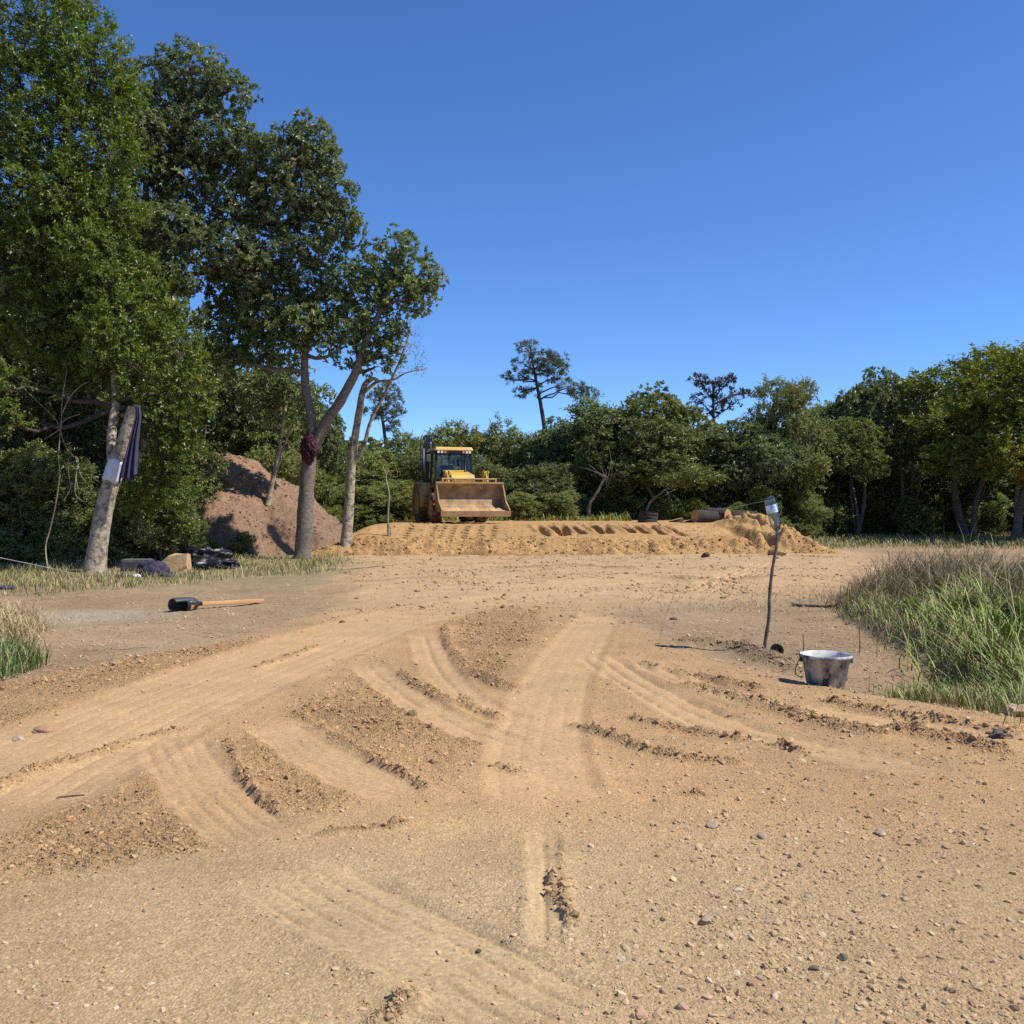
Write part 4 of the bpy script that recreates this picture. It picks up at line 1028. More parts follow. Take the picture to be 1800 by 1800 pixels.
        # loader arm: knee-shaped plate, with lever, link and rams
        arm = B().prism([(-0.42, 1.36), (-0.42, 1.58), (-1.35, 1.56), (-1.75, 1.40), (-2.62, 0.74), (-2.66, 0.52), (-2.48, 0.50), (-1.62, 1.16), (-1.30, 1.32)], sx * 0.50 - 0.05, sx * 0.50 + 0.05).build('loader_arm', M['yellow'], root, bevel=0.012)
        B().prism([(-2.05, 1.05), (-2.20, 1.00), (-2.36, 1.62), (-2.40, 1.86), (-2.26, 1.88), (-2.18, 1.60)], sx * 0.70 - 0.09, sx * 0.70 - 0.05).prism([(-2.05, 1.05), (-2.20, 1.00), (-2.36, 1.62), (-2.40, 1.86), (-2.26, 1.88), (-2.18, 1.60)], sx * 0.70 + 0.05, sx * 0.70 + 0.09).tube([(sx * 0.70 - 0.12, -2.32, 1.80), (sx * 0.70 + 0.12, -2.32, 1.80)], 0.045, 8).box((sx * 0.70, -2.30, 1.52), (0.2, 0.12, 0.26)).build('bucket_lever', M['yellow'], arm, bevel=0.008)
        B().tube([(sx * 0.70, -2.32, 1.80), (sx * 0.70, -2.66, 1.22)], 0.04, 8).build('tilt_link', M['yellow_dirty'], arm)
        B().tube([(sx * 0.62, -0.55, 1.15), (sx * 0.62, -1.5, 1.20)], 0.055, 10).tube([(sx * 0.62, -1.5, 1.20), (sx * 0.66, -2.28, 1.72)], 0.03, 8).build('tilt_ram', M['frame_black'], arm, True)
        # stabiliser legs
        B().box((sx * 0.74, 2.0, 1.0), (0.16, 0.16, 1.3)).box((sx * 0.80, 2.0, 0.36), (0.34, 0.3, 0.05)).build('stabiliser_leg', M['frame_black'], root, bevel=0.01)
    B().tube([(-0.5, -1.75, 1.30), (0.5, -1.75, 1.30)], 0.06, 8).build('arm_cross_tube', M['yellow_dirty'], root)
    # front bucket, mouth to the front
    prof = [(-2.80, 1.40), (-2.66, 1.18), (-2.62, 0.90), (-2.70, 0.66), (-2.92, 0.52), (-3.62, 0.42)]
    t = 0.035
    inner = [(y - 0.02, z + 0.02) for y, z in prof]
    outer = [(y + t, z - t * 0.4) for y, z in prof]
    W2 = 1.18
    bk = B().prism(inner + outer[::-1], -W2, W2)
    bo = bk.build('front_bucket', M['bucket_steel'], root)
    for sx in (-1, 1):
        B().prism([(-2.80, 1.43), (-2.62, 1.20), (-2.58, 0.90), (-2.66, 0.62), (-2.90, 0.46), (-3.66, 0.38), (-3.68, 0.50), (-3.20, 0.80), (-3.00, 1.15)], sx * W2 - 0.02, sx * W2 + 0.02).build('bucket_side', M['bucket_steel'], bo)
    B().prism([(-3.60, 0.27), (-3.68, 0.27), (-3.70, 0.455), (-3.58, 0.455)], -W2 - 0.03, W2 + 0.03).build('cutting_edge', M['lip_steel'], bo)
    B().prism([(-2.86, 1.40), (-2.86, 1.46), (-2.72, 1.46), (-2.72, 1.40)], -W2 - 0.022, W2 + 0.022).build('bucket_rim', M['yellow_dirty'], bo)
    rl = B().tube([(-0.98, -2.74, 1.56), (0.98, -2.74, 1.56)], 0.03, 8)
    for x in (-0.95, -0.5, 0, 0.5, 0.95): rl.box((x, -2.74, 1.50), (0.05, 0.06, 0.14))
    rl.build('spill_guard', M['yellow_dirty'], bo)
    # soil left on the bucket floor
    g = np.random.default_rng(5)
    xs = np.linspace(-1.1, 1.1, 60); ts = np.linspace(0, 1, 10)
    Xg, Tg = np.meshgrid(xs, ts)
    Yg = -2.86 - 0.72 * Tg; Zg = 0.535 - 0.10 * Tg + np.sin(Tg * math.pi) * (0.07 + 0.16 * fbm(Xg * 3, Tg * 2, 3, 301)) + 0.06 * clods(Xg * 6, Tg * 3, 302, 0.7) - 0.02
    idx = np.arange(600).reshape(10, 60)
    Fq = np.stack([idx[:-1, :-1], idx[:-1, 1:], idx[1:, 1:], idx[1:, :-1]], -1).reshape(-1, 4)
    link('soil_residue', np_mesh('soil_residue', np.stack([Xg, Yg, Zg], -1).reshape(-1, 3), Fq), bo, M['soil_lump'])
    # digging arm folded upright at the back, swung to one side
    bx_ = -0.42
    bm_ = B().prism([(2.0, 0.9), (2.32, 0.9), (2.52, 2.2), (2.34, 3.42), (2.12, 3.45), (2.14, 2.2)], bx_ - 0.09, bx_ + 0.09).build('boom', M['frame_black'], root, bevel=0.02)
    B().prism([(2.3, 3.35), (2.55, 3.40), (3.05, 2.0), (2.95, 1.2), (2.8, 1.25), (2.75, 2.1)], bx_ - 0.10, bx_ + 0.10).build('dipper_arm', M['frame_black'], root, bevel=0.02)
    for dx in (-0.20, 0.20, 0.05):
        B().tube([(bx_ + dx, 2.05, 1.6), (bx_ + dx, 2.10, 2.9)], 0.055, 8).tube([(bx_ + dx, 2.10, 2.9), (bx_ + dx * 0.8, 2.25, 3.40)], 0.032, 8).build('boom_ram', M['grey_plastic'], bm_, True)
    for dx in (-0.3, 0.12, -0.14):
        B().tube(catmull([(bx_ + dx, 1.95, 1.8), (bx_ + dx * 1.2, 1.88, 2.7), (bx_ + dx * 1.1, 1.95, 3.25), (bx_ + dx * 0.7, 2.25, 3.45)], 6), 0.022, 5).build('hydraulic_hose', M['frame_black'], bm_, True)
    db = B().prism([(2.65, 1.3), (3.0, 1.35), (3.25, 0.9), (3.1, 0.55), (2.75, 0.5), (2.6, 0.75)], bx_ - 0.3, bx_ + 0.3).build('digging_bucket', M['bucket_steel'], root, bevel=0.02)
    for k in range(4): B().prism([(2.58, 0.75), (2.66, 0.72), (2.52, 0.95)], bx_ - 0.27 + k * 0.17, bx_ - 0.21 + k * 0.17).build('bucket_tooth', M['lip_steel'], db)
    return root
bp = P(793, 917, 35.2)
bz = pzf(bp[0], bp[1])
backhoe((bp[0], bp[1], bz - 0.02), R(17))

# ------------------------------------------------------------------ small things
def rock_mesh(name, rad, seed, freq=1.6, amp=0.3, sub=3, ridged=False, flat_base=None, cut=0):
    bm = bmesh.new(); bmesh.ops.create_icosphere(bm, subdivisions=sub, radius=1)
    g = random.Random(seed); off = Vector((g.uniform(-50, 50), g.uniform(-50, 50), g.uniform(-50, 50)))
    planes = [(Vector((g.gauss(0, 1), g.gauss(0, 1), g.gauss(0, 1))).normalized(), g.uniform(0.55, 0.85)) for _ in range(cut)]
    for v in bm.verts:
        n = v.co.normalized()
        k = mnoise.fractal(n * freq + off, 1.0, 2.0, 4)
        if ridged: k = 0.55 - abs(k) * 2.2 + 0.4 * mnoise.noise(n * freq * 3 + off)
        p = n * (1 + amp * k)
        for pn, pd in planes:
            q = p.dot(pn)
            if q > pd: p = p - pn * (q - pd) * 0.92
        p = Vector((p.x * rad[0], p.y * rad[1], p.z * rad[2]))
        if flat_base is not None and p.z < -flat_base * rad[2]: p.z = -flat_base * rad[2] + (p.z + flat_base * rad[2]) * 0.1
        v.co = p
    me = bpy.data.meshes.new(name); bm.to_mesh(me); bm.free()
    if not cut: me.shade_smooth()
    return me
def put(name, me, m_, x, y, z, rz=0, label=None, cat=None, group=None, rx=0, ry=0):
    o = link(name, me, None, m_); o.location = (x, y, z); o.rotation_euler = (rx, ry, rz)
    return tag(o, label, cat, group)

# builder's bucket
M['bucket'] = mat('bucket', (0.43, 0.42, 0.40), (0.030, 0.035, 0.050), 10, 0.85, bump=0.25, contrast=(0.38, 0.60), spec=0.25, stretch=(1.2, 1.2, 0.7), detail=8)
M['bucket_in'] = mat('bucket_in', (0.62, 0.60, 0.55), (0.22, 0.22, 0.22), 9, 0.7, contrast=(0.3, 0.5))
M['wire'] = mat('wire', (0.12, 0.10, 0.09), (0.06, 0.05, 0.045), 20, 0.5, 0.6)
bx, by = G(1452, 1196); bz = gz(bx, by) - 0.004
rt = empty('mortar_bucket', (bx, by, bz)); tag(rt, 'dark plastic bucket smeared with pale grey mortar on the track edge', 'bucket')
MB().lathe([(0.0, 0.0), (0.136, 0.0), (0.142, 0.006), (0.176, 0.205), (0.183, 0.207), (0.186, 0.25), (0.199, 0.252), (0.202, 0.262), (0.196, 0.268)], 48).build('wall', M['bucket'], rt, True)
MB().lathe([(0.196, 0.268), (0.186, 0.262), (0.172, 0.205), (0.135, 0.012), (0.0, 0.012)], 48).build('inner_wall', M['bucket_in'], rt, True)
MB().lathe([(0.1855, 0.243), (0.203, 0.248), (0.206, 0.257), (0.203, 0.266), (0.197, 0.27)], 48).build('rim', M['bucket'], rt, True)
for a in (R(172), R(-8)):
    e = MB().box((0.192 * math.cos(a), 0.192 * math.sin(a), 0.225), (0.02, 0.035, 0.04), Matrix.Rotation(a, 3, 'Z')).build('handle_lug', M['bucket'], rt, bevel=0.004)
hp = []
c0 = Vector((0.2 * math.cos(R(172)), 0.2 * math.sin(R(172)), 0.225))
for t in np.linspace(0, math.pi, 22):
    a = R(172) - t * 1.0
    hp.append((0.203 * math.cos(a) - 0.012 * math.sin(t), 0.203 * math.sin(a) + 0.012 * math.sin(t), 0.225 - 0.165 * math.sin(t) ** 0.8))
hp = [(p[0] * (1.0 - 0.12 * (0.225 - p[2])), p[1] * (1 - 0.12 * (0.225 - p[2])), p[2]) for p in hp]
hp2 = []
for t in np.linspace(0, 1, 14):
    hp2.append((-0.199 - 0.03 * math.sin(t * math.pi) , 0.03 + 0.02 * t, 0.225 - 0.14 * math.sin(t * math.pi * 0.5)))
MB().tube(hp2 + [(-0.175, 0.06, 0.07)], 0.004, 6).build('wire_handle', M['wire'], rt, True)

# upturned bottle on a bent stake, and its string
M['pet'] = glass_mat('pet', (0.88, 0.95, 0.97), 0.12)
M['pet_label'] = mat('pet_label', (0.62, 0.72, 0.82), (0.18, 0.40, 0.70), 14, 0.4, contrast=(0.42, 0.5))
M['cap_blue'] = mat('cap_blue', (0.05, 0.22, 0.36), None, 8, 0.4)
M['stake'] = mat('stake', (0.17, 0.135, 0.095), (0.085, 0.065, 0.045), 14, 0.85, bump=0.5)
sx_, sy_ = G(1342, 1140); sz_ = gz(sx_, sy_)
d = sy_
pts = [np.array([sx_, sy_, sz_ - 0.12]), P(1346, 1125, d), P(1352, 1085, d), P(1353, 1045, d), P(1358, 1000, d), P(1365, 960, d), P(1366, 938, d), P(1362, 910, d + 0.01)]
p = catmull(pts, 6)
V, Fc = tube_np(p - p[0], np.linspace(0.019, 0.013, len(p)) * (1 + 0.08 * np.sin(np.arange(len(p)) * 1.7)), 9)
so_ = link('stake', np_mesh('stake', V, Fc), None, M['stake']); so_.location = tuple(p[0])
tag(so_, 'bent rough wooden stake carrying an upturned bottle', 'stake')
prof = [(0.0, 0.006), (0.030, 0.0), (0.044, 0.004), (0.050, 0.02), (0.051, 0.05), (0.0475, 0.056), (0.051, 0.062), (0.051, 0.15), (0.047, 0.157), (0.0505, 0.165), (0.046, 0.178), (0.0505, 0.19), (0.047, 0.205), (0.050, 0.22), (0.044, 0.262), (0.030, 0.297), (0.016, 0.316), (0.0145, 0.335)]
bt = empty('plastic_bottle', tuple(P(1367, 937, d))); tag(bt, 'clear crumpled plastic bottle upside down on the bent wooden stake', 'bottle')
ax = Vector(P(1352, 874, d) - P(1367, 937, d)); Hb = ax.length
q = ax.to_track_quat('Z', 'Y'); bt.rotation_euler = q.to_euler()
k = Hb / 0.335
Mt = Matrix.Scale(k, 4) @ Matrix.Translation((0, 0, 0.335)) @ Matrix.Diagonal((1, 1, -1, 1))
mb = MB().lathe(prof, 28, Mt)
mb.v = [(x + 0.006 * mnoise.noise(Vector((x * 30, y * 30, z * 22))), y + 0.006 * mnoise.noise(Vector((y * 30, z * 22, x * 30))), z) for x, y, z in mb.v]
mb.build('shell', M['pet'], bt, True)
MB().lathe([(0.0525, 0.07), (0.0528, 0.145)], 28, Mt).build('paper_label', M['pet_label'], bt, True)
MB().lathe([(0.0165, 0.312), (0.0175, 0.314), (0.0175, 0.338), (0.0165, 0.34)], 16, Mt).build('neck_ring', M['cap_blue'], bt, True)
M['string'] = mat('string', (0.50, 0.47, 0.40), (0.36, 0.33, 0.27), 30, 0.9)
a = P(1348, 880, d); b = P(1262, 893, 30.0)
st = catmull([a, a * 0.7 + b * 0.3 + np.array([0, 0, -0.02]), a * 0.3 + b * 0.7 + np.array([0, 0, -0.03]), b], 8)
V, Fc = tube_np(st - a, np.linspace(0.0012, 0.004, len(st)), 5)
o = link('string_line', np_mesh('string_line', V, Fc), None, M['string']); o.location = tuple(a)
tag(o, 'thin pale string running from the bottle to the log pile', 'string')
a = P(-60, 968, 21.5); b = P(185, 1021, 19.2); b[2] = gz(b[0], b[1]) + 0.02
st = catmull([a, P(70, 995, 20.4), P(130, 1008, 19.8), b], 8)
V, Fc = tube_np(st - a, np.full(len(st), 0.009), 5)
o = link('string_line', np_mesh('string_line', V, Fc), None, M['string']); o.location = tuple(a)
tag(o, 'taut string slanting down into the grass below the leaning trunk', 'string')

# forked stick with a small bottle at its foot, on the platform
d2 = 29.3
fx = P(683, 935, d2); fz = pzf(fx[0], d2)
base = np.array([fx[0], d2, fz - 0.2])
rt = empty('forked_stick', tuple(base)); tag(rt, 'thin forked stick stuck upright in the sand platform', 'stick')
p = catmull([base, P(682, 905, d2), P(684, 870, d2), P(679, 845, d2), P(679, 832, d2)], 6)
V, Fc = tube_np(p - base, np.linspace(0.035, 0.026, len(p)), 8); link('stem', np_mesh('stem', V, Fc), rt, M['dry_twig'])
for e in ((673, 822), (684, 823)):
    V, Fc = tube_np(np.array([P(679, 834, d2), P(*e, d2)]) - base, [0.022, 0.014], 6); link('prong', np_mesh('prong', V, Fc), rt, M['dry_twig'])
o = MB().lathe(prof, 18, Matrix.Translation((0.0, 0, 0)) @ Matrix.Scale(1.05, 4)).build('plastic_bottle', M['pet'], None, True)
bpx = P(683, 936, d2 - 0.12)
o.location = (bpx[0] + 0.02, d2 - 0.12, pzf(bpx[0], d2 - 0.12) - 0.01); tag(o, 'small clear bottle standing against the forked stick on the platform', 'bottle')

# pine cone
M['cone'] = mat('cone', (0.13, 0.065, 0.04), (0.05, 0.022, 0.015), 30, 0.7)
g = random.Random(3)
mb = MB().lathe([(0, -0.065), (0.028, -0.05), (0.036, -0.01), (0.026, 0.04), (0.0, 0.068)], 12)
for i in range(70):
    t = i / 70; z = -0.058 + 0.122 * t; r = 0.05 * math.sin(math.pi * (0.15 + 0.8 * t)) ** 0.8 + 0.004
    a = i * 2.39996
    rot = Matrix.Rotation(a, 3, 'Z') @ Matrix.Rotation(R(-35 - 25 * t), 3, 'Y')
    mb.box((r * 0.86 * math.cos(a), r * 0.86 * math.sin(a), z), (0.030, 0.020, 0.007), rot, 0.6)
cx, cy = G(1366, 1143)
o = mb.build('pine_cone', M['cone']); o.location = (cx, cy, gz(cx, cy) + 0.042); o.rotation_euler = (R(68), R(20), R(-50)); o.scale = (1.05,) * 3
tag(o, 'open brown pine cone lying beside the bent stake', 'pine cone')

# cut stems left standing, a branch and chunks of wood lying about
for px, py0, py1, lab in ((1412, 1140, 1104, 'short thin dry stem standing upright just behind the mortar bucket'), (1511, 1137, 1090, 'thin dark dry stem standing on bare soil below the grass bank')):
    x, y = G(px, py0); z = gz(x, y)
    p = catmull([(0, 0, -0.05), (0.004, 0, 0.08), (-0.003, 0, (py0 - py1) / F * y)], 5)
    V, Fc = tube_np(p, np.linspace(0.006, 0.004, len(p)), 6)
    put('twig', np_mesh('twig', V, Fc), M['stake'], x, y, z, 0, lab, 'twig')
def lying(px0, py0, px1, py1, r, name, lab, cat, mname, seed, forks=2):
    g = np.random.default_rng(seed)
    a = G(px0, py0); b = G(px1, py1)
    pts = [a + (b - a) * t + g.normal(size=2) * 0.03 * np.linalg.norm(b - a) * (0 < t < 1) for t in np.linspace(0, 1, 6)]
    pts = np.array([[q[0], q[1], gz(q[0], q[1]) + r * 0.7] for q in pts]); p0 = pts[0].copy()
    tb = Tubes(); pc = catmull(pts - p0, 4); tb.add(pc, np.linspace(r, r * 0.5, len(pc)), 7)
    for k in range(forks):
        i = int(g.integers(6, len(pc) - 3)); dv = pc[i + 2] - pc[i]; dv = dv / np.linalg.norm(dv)
        e = pc[i] + np.array([dv[0] + g.normal() * 0.6, dv[1] + g.normal() * 0.6, 0.15]) * 0.12 * np.linalg.norm(b - a) * 1.5
        tb.add(limb_path(g, pc[i], e, 0.1, 4), np.linspace(r * 0.45, r * 0.2, 4), 5)
    o = link(name, tb.mesh(name), None, M[mname]); o.location = tuple(p0); return tag(o, lab, cat)
lying(1392, 1059, 1478, 1063, 0.03, 'fallen_branch', 'grey fallen branch lying at the foot of the dry grass bank', 'branch', 'stake', 31)
lying(600, 1000, 690, 996, 0.018, 'fallen_branch', 'thin pale branch lying on sand near the forked tree', 'branch', 'dry_twig', 32)
lying(205, 1136, 280, 1128, 0.006, 'dry_stalk', 'straw coloured stalk lying on brown soil by the grass tuft', 'stalk', 'dry_twig', 33, 0)
lying(100, 1400, 148, 1395, 0.006, 'twig', 'small dark twig lying on the sandy wheel track', 'twig', 'stake', 34, 1)
M['driftwood'] = mat('driftwood', (0.22, 0.19, 0.155), (0.05, 0.042, 0.036), 22, 0.9, bump=0.8, stretch=(0.3, 2, 2))
x, y = G(1758, 1297)
mb = MB(); g = random.Random(8)
for k in range(11):
    rot = Matrix.Rotation(R(g.uniform(-25, 25)), 3, 'Z') @ Matrix.Rotation(R(g.uniform(-25, 20)), 3, 'Y')
    mb.box((g.uniform(-0.035, 0.035), g.uniform(-0.03, 0.03), g.uniform(0.012, 0.05)), (g.uniform(0.05, 0.11), g.uniform(0.015, 0.035), g.uniform(0.01, 0.02)), rot, 0.75)
o = mb.build('bark_chunk', M['driftwood'], bevel=0.003); o.location = (x, y, gz(x, y) - 0.004); tag(o, 'splintered grey chunk of bark lying on the track', 'wood chunk')
x, y = G(1184, 1081)
put('bark_chunk', rock_mesh('bark_chunk', (0.055, 0.03, 0.022), 5, 2.5, 0.5, 2), M['driftwood'], x, y, gz(x, y) + 0.012, 0.3, 'small grey bark chunk lying on brown soil', 'wood chunk')

# post-hole digger lying on the ground
M['tool_steel'] = mat('tool_steel', (0.045, 0.046, 0.05), (0.028, 0.028, 0.03), 9, 0.38, 0.3, dust=((0.2, 0.15, 0.1), 9, (0.58, 0.8)))
M['tool_in'] = mat('tool_in', (0.075, 0.078, 0.082), (0.03, 0.03, 0.032), 6, 0.5, 0.2)
M['handle_wood'] = mat('handle_wood', (0.56, 0.32, 0.14), (0.47, 0.255, 0.10), 5, 0.55, stretch=(0.3, 3, 3))
M['sticker'] = mat('sticker', (0.72, 0.70, 0.66), (0.66, 0.24, 0.10), 12, 0.5, contrast=(0.44, 0.5))
x0, y0 = G(302, 1072); x1, y1 = G(462, 1055); 
x0b, y0b = G(330, 1073); ang = math.atan2(y1 - y0, x1 - x0); Lh = math.hypot(x1 - x0, y1 - y0)
rt = empty('post_hole_digger', (x0, y0, gz(x0, y0) + 0.095), ang); rt.rotation_euler = (0, R(2.5), ang); tag(rt, 'black steel post hole digger with wooden handle lying on bare soil', 'digging tool')
def shell(a0, a1, x_list, r_list, th=0.004):
    V = []; Fc = []; na = 14
    for xx, rr in zip(x_list, r_list):
        for i in range(na):
            a = a0 + (a1 - a0) * i / (na - 1); V.append((xx, rr * math.cos(a), rr * math.sin(a)))
    for j in range(len(x_list) - 1):
        for i in range(na - 1): Fc.append((j * na + i, j * na + i + 1, (j + 1) * na + i + 1, (j + 1) * na + i))
    return MB().add(V, Fc)
xl = [0.0, 0.03, 0.10, 0.20, 0.30, 0.37, 0.41, 0.425]; rl = [0.085, 0.092, 0.096, 0.096, 0.094, 0.08, 0.05, 0.035]
# far blade reaches to the tip, near blade is cut back so that the mouth shows
o = shell(R(-60), R(150), xl, rl).build('blade', M['tool_in'], rt, True); mo = o.modifiers.new('thick', 'SOLIDIFY'); mo.thickness = 0.006
o = shell(R(145), R(305), [0.18] + xl[4:], [0.097] + [r + 0.001 for r in rl[4:]]).build('blade', M['tool_steel'], rt, True); mo = o.modifiers.new('thick', 'SOLIDIFY'); mo.thickness = 0.006
o2 = shell(R(185), R(222), [0.235, 0.285], [0.1035, 0.103]).build('sticker', M['sticker'], o, True)
MB().tube([(0.41, 0, 0), (0.47, 0, 0.0)], 0.032, 10).box((0.47, 0.0, 0.0), (0.09, 0.05, 0.045)).tube([(0.455, -0.05, 0.0), (0.455, 0.05, 0.0)], 0.014, 8).build('hinge_socket', M['tool_steel'], rt, bevel=0.003)
MB().box(((0.47 + Lh) / 2, -0.022, 0.0), (Lh - 0.47, 0.032, 0.05), Matrix.Rotation(R(0.5), 3, 'Z')).build('handle', M['handle_wood'], rt, bevel=0.008)
MB().box(((0.47 + Lh) / 2, 0.030, -0.006), (Lh - 0.49, 0.032, 0.05), Matrix.Rotation(R(2.0), 3, 'Z')).build('handle', M['handle_wood'], rt, bevel=0.008)

# cloth over the sawn limb, sheet pinned to the trunk, red garment in the fork
def cloth(name, rows, m_, label, cat, fold=0.05, nf=3, seed=1, th=0.008):
    """rows: list of (left point, right point) down the cloth"""
    nu, nv = 26, 36
    A = catmull([r[0] for r in rows], 12); Bc = catmull([r[1] for r in rows], 12)
    tA = np.linspace(0, 1, len(A)); tv = np.linspace(0, 1, nv)
    A = np.stack([np.interp(tv, tA, A[:, k]) for k in range(3)], 1); Bc = np.stack([np.interp(tv, tA, Bc[:, k]) for k in range(3)], 1)
    uu = np.linspace(0, 1, nu)
    Pt = A[:, None] * (1 - uu)[None, :, None] + Bc[:, None] * uu[None, :, None]
    ph = np.random.default_rng(seed).uniform(0, 6, 3)
    fo = np.sin(uu[None] * math.pi * 2 * nf + ph[0] + 1.2 * np.sin(tv[:, None] * 3 + ph[1])) * fold * (0.35 + 0.65 * tv[:, None])
    Pt[..., 1] += fo
    Pt[-1, :, 2] += 0.06 * np.sin(uu * 9 + ph[2])
    Pt[-2, :, 2] += 0.03 * np.sin(uu * 9 + ph[2])
    o0 = Pt.reshape(-1, 3)[0].copy()
    idx = np.arange(nu * nv).reshape(nv, nu)
    Fq = np.stack([idx[:-1, :-1], idx[:-1, 1:], idx[1:, 1:], idx[1:, :-1]], -1).reshape(-1, 4)
    ob = link(name, np_mesh(name, Pt.reshape(-1, 3) - o0, Fq), None, m_); ob.location = tuple(o0)
    md = ob.modifiers.new('thick', 'SOLIDIFY'); md.thickness = th
    return tag(ob, label, cat)
M['cloth_blue'] = mat('cloth_blue', (0.060, 0.062, 0.125), (0.036, 0.026, 0.05), 3.0, 0.9, bump=0.3, bscale=30)
M['paper'] = mat('paper', (0.66, 0.66, 0.70), (0.50, 0.50, 0.55), 7, 0.8, dust=((0.2, 0.17, 0.15), 5, (0.6, 0.75)))
M['cloth_red'] = mat('cloth_red', (0.10, 0.018, 0.028), (0.022, 0.007, 0.012), 6, 0.9, bump=0.5, bscale=14)
M['cloth_purple'] = mat('cloth_purple', (0.050, 0.036, 0.070), (0.022, 0.017, 0.030), 8, 0.9, bump=0.5)
dc = 20.98
cloth('hanging_cloth', [(P(236, 712, dc), P(247, 713, dc)), (P(238, 730, dc), P(248, 735, dc)), (P(226, 775, dc), P(243, 775, dc)), (P(214, 815, dc), P(241, 815, dc)), (P(207, 846, dc), P(240, 838, dc))], M['cloth_blue'], 'dark blue cloth draped over the sawn end of the leaning trunk', 'cloth', 0.06, 3, 2)
# sheet wrapped part way round the trunk
ca, cb_ = P(196, 846, 21.3), P(209, 808, 21.3)
ax = Vector(cb_ - ca); axn = ax.normalized(); e1 = Vector((1, 0, 0)); e1 = (e1 - axn * e1.dot(axn)).normalized(); e2 = axn.cross(e1)
V = []; na = 18
for j in range(8):
    for i in range(na):
        a_ = R(-175 + 172 * i / (na - 1)); rr = 0.212 + 0.006 * math.sin(i * 1.9 + j)
        s_ = 1 if e2.y > 0 else -1
        pnt = Vector(ca) + ax * (j / 7 + 0.05 * math.sin(i * 0.9)) + e1 * (rr * math.cos(a_)) + e2 * s_ * (rr * math.sin(a_))
        V.append(pnt - Vector(ca))
Fc = [(j * na + i, j * na + i + 1, (j + 1) * na + i + 1, (j + 1) * na + i) for j in range(7) for i in range(na - 1)]
o = MB().add(V, Fc).build('white_sheet', M['paper'], None, True); o.location = tuple(ca); tag(o, 'white sheet wrapped round the leaning trunk', 'sheet')
md = o.modifiers.new('thick', 'SOLIDIFY'); md.thickness = 0.006
o = put('red_garment', rock_mesh('red_garment', (0.195, 0.21, 0.37), 14, 3.4, 0.50, 5, True), M['cloth_red'], *P(543, 788, 26.42), 0, 'dark red bundled garment stuffed into the fork of the tree', 'garment')

# litter at the foot of the leaning tree
M['rock_tan'] = mat('rock_tan', (0.50, 0.335, 0.165), (0.40, 0.25, 0.115), 5, 0.9, bump=0.6)
M['concrete'] = mat('concrete', (0.115, 0.112, 0.10), (0.065, 0.065, 0.058), 7, 0.95, bump=0.4)
M['black_bag'] = mat('black_bag', (0.014, 0.014, 0.015), (0.010, 0.010, 0.011), 5, 0.42, bump=0.3, bscale=5, spec=0.4)
M['shoe_grey'] = mat('shoe_grey', (0.22, 0.24, 0.26), (0.14, 0.15, 0.165), 10, 0.8)
M['white_plastic'] = mat('white_plastic', (0.70, 0.70, 0.68), (0.5, 0.5, 0.48), 10, 0.5)
def ong(px, py): x, y = G(px, py); return x, y, gz(x, y)
x, y, z = ong(310, 1003)
mb = MB()
mb.add([(-0.30, -0.16, 0), (0.27, -0.20, 0), (0.30, 0.16, 0), (-0.24, 0.2, 0), (-0.33, -0.10, 0.26), (-0.16, -0.13, 0.20), (-0.02, -0.20, 0.02), (0.10, -0.20, 0.0), (0.30, -0.14, 0.16), (0.27, -0.17, 0.24), (0.27, -0.10, 0.48), (0.25, 0.18, 0.45), (-0.10, 0.20, 0.47), (-0.26, 0.14, 0.36), (-0.16, -0.10, 0.42)],
       [(3, 2, 1, 0), (0, 6, 5), (0, 5, 4), (0, 1, 7, 6), (6, 7, 8, 9), (1, 8, 7), (5, 6, 9, 10), (5, 10, 14), (4, 5, 14), (4, 14, 13), (13, 14, 12), (14, 10, 11, 12), (8, 1, 2), (9, 8, 2), (10, 9, 2, 11), (11, 2, 3, 12), (12, 3, 13), (13, 3, 0), (13, 0, 4)])
o = mb.build('sandstone_block', M['rock_tan'], bevel=0.012); o.location = (x, y, z - 0.03); tag(o, 'angular tan stone block in front of the black plastic', 'stone')
x, y, z = ong(236, 1000)
o = MB().box((0, 0, 0.15), (0.72, 0.30, 0.30), None, 0.96).build('concrete_block', M['concrete'], bevel=0.06); o.location = (x, y + 0.2, z - 0.02); o.rotation_euler = (0, 0, R(-4)); tag(o, 'long dark grey concrete block beside the leaning tree', 'block')
for px, py, rad, sd, lab in ((365, 990, (0.62, 0.34, 0.20), 41, 'shiny black plastic sheet bunched at the grass edge'), (345, 978, (0.75, 0.4, 0.33), 42, 'black plastic heaped behind the tan stone block'), (290, 978, (0.55, 0.35, 0.28), 43, 'black plastic bag in shade behind the concrete block')):
    x, y, z = ong(px, py + 8)
    put('black_plastic', rock_mesh('black_plastic', rad, sd, 1.25, 0.34, 5, True, 0.35), M['black_bag'], x, y + 0.25, z + rad[2] * 0.33, 0.1, lab, 'plastic sheet')
x, y, z = ong(268, 1010)
put('purple_cloth', rock_mesh('purple_cloth', (0.32, 0.22, 0.27), 44, 2.2, 0.25, 4, True, 0.3), M['cloth_purple'], x, y, z + 0.07, 0, 'dark purple cloth heaped in the grass before the concrete block', 'cloth')
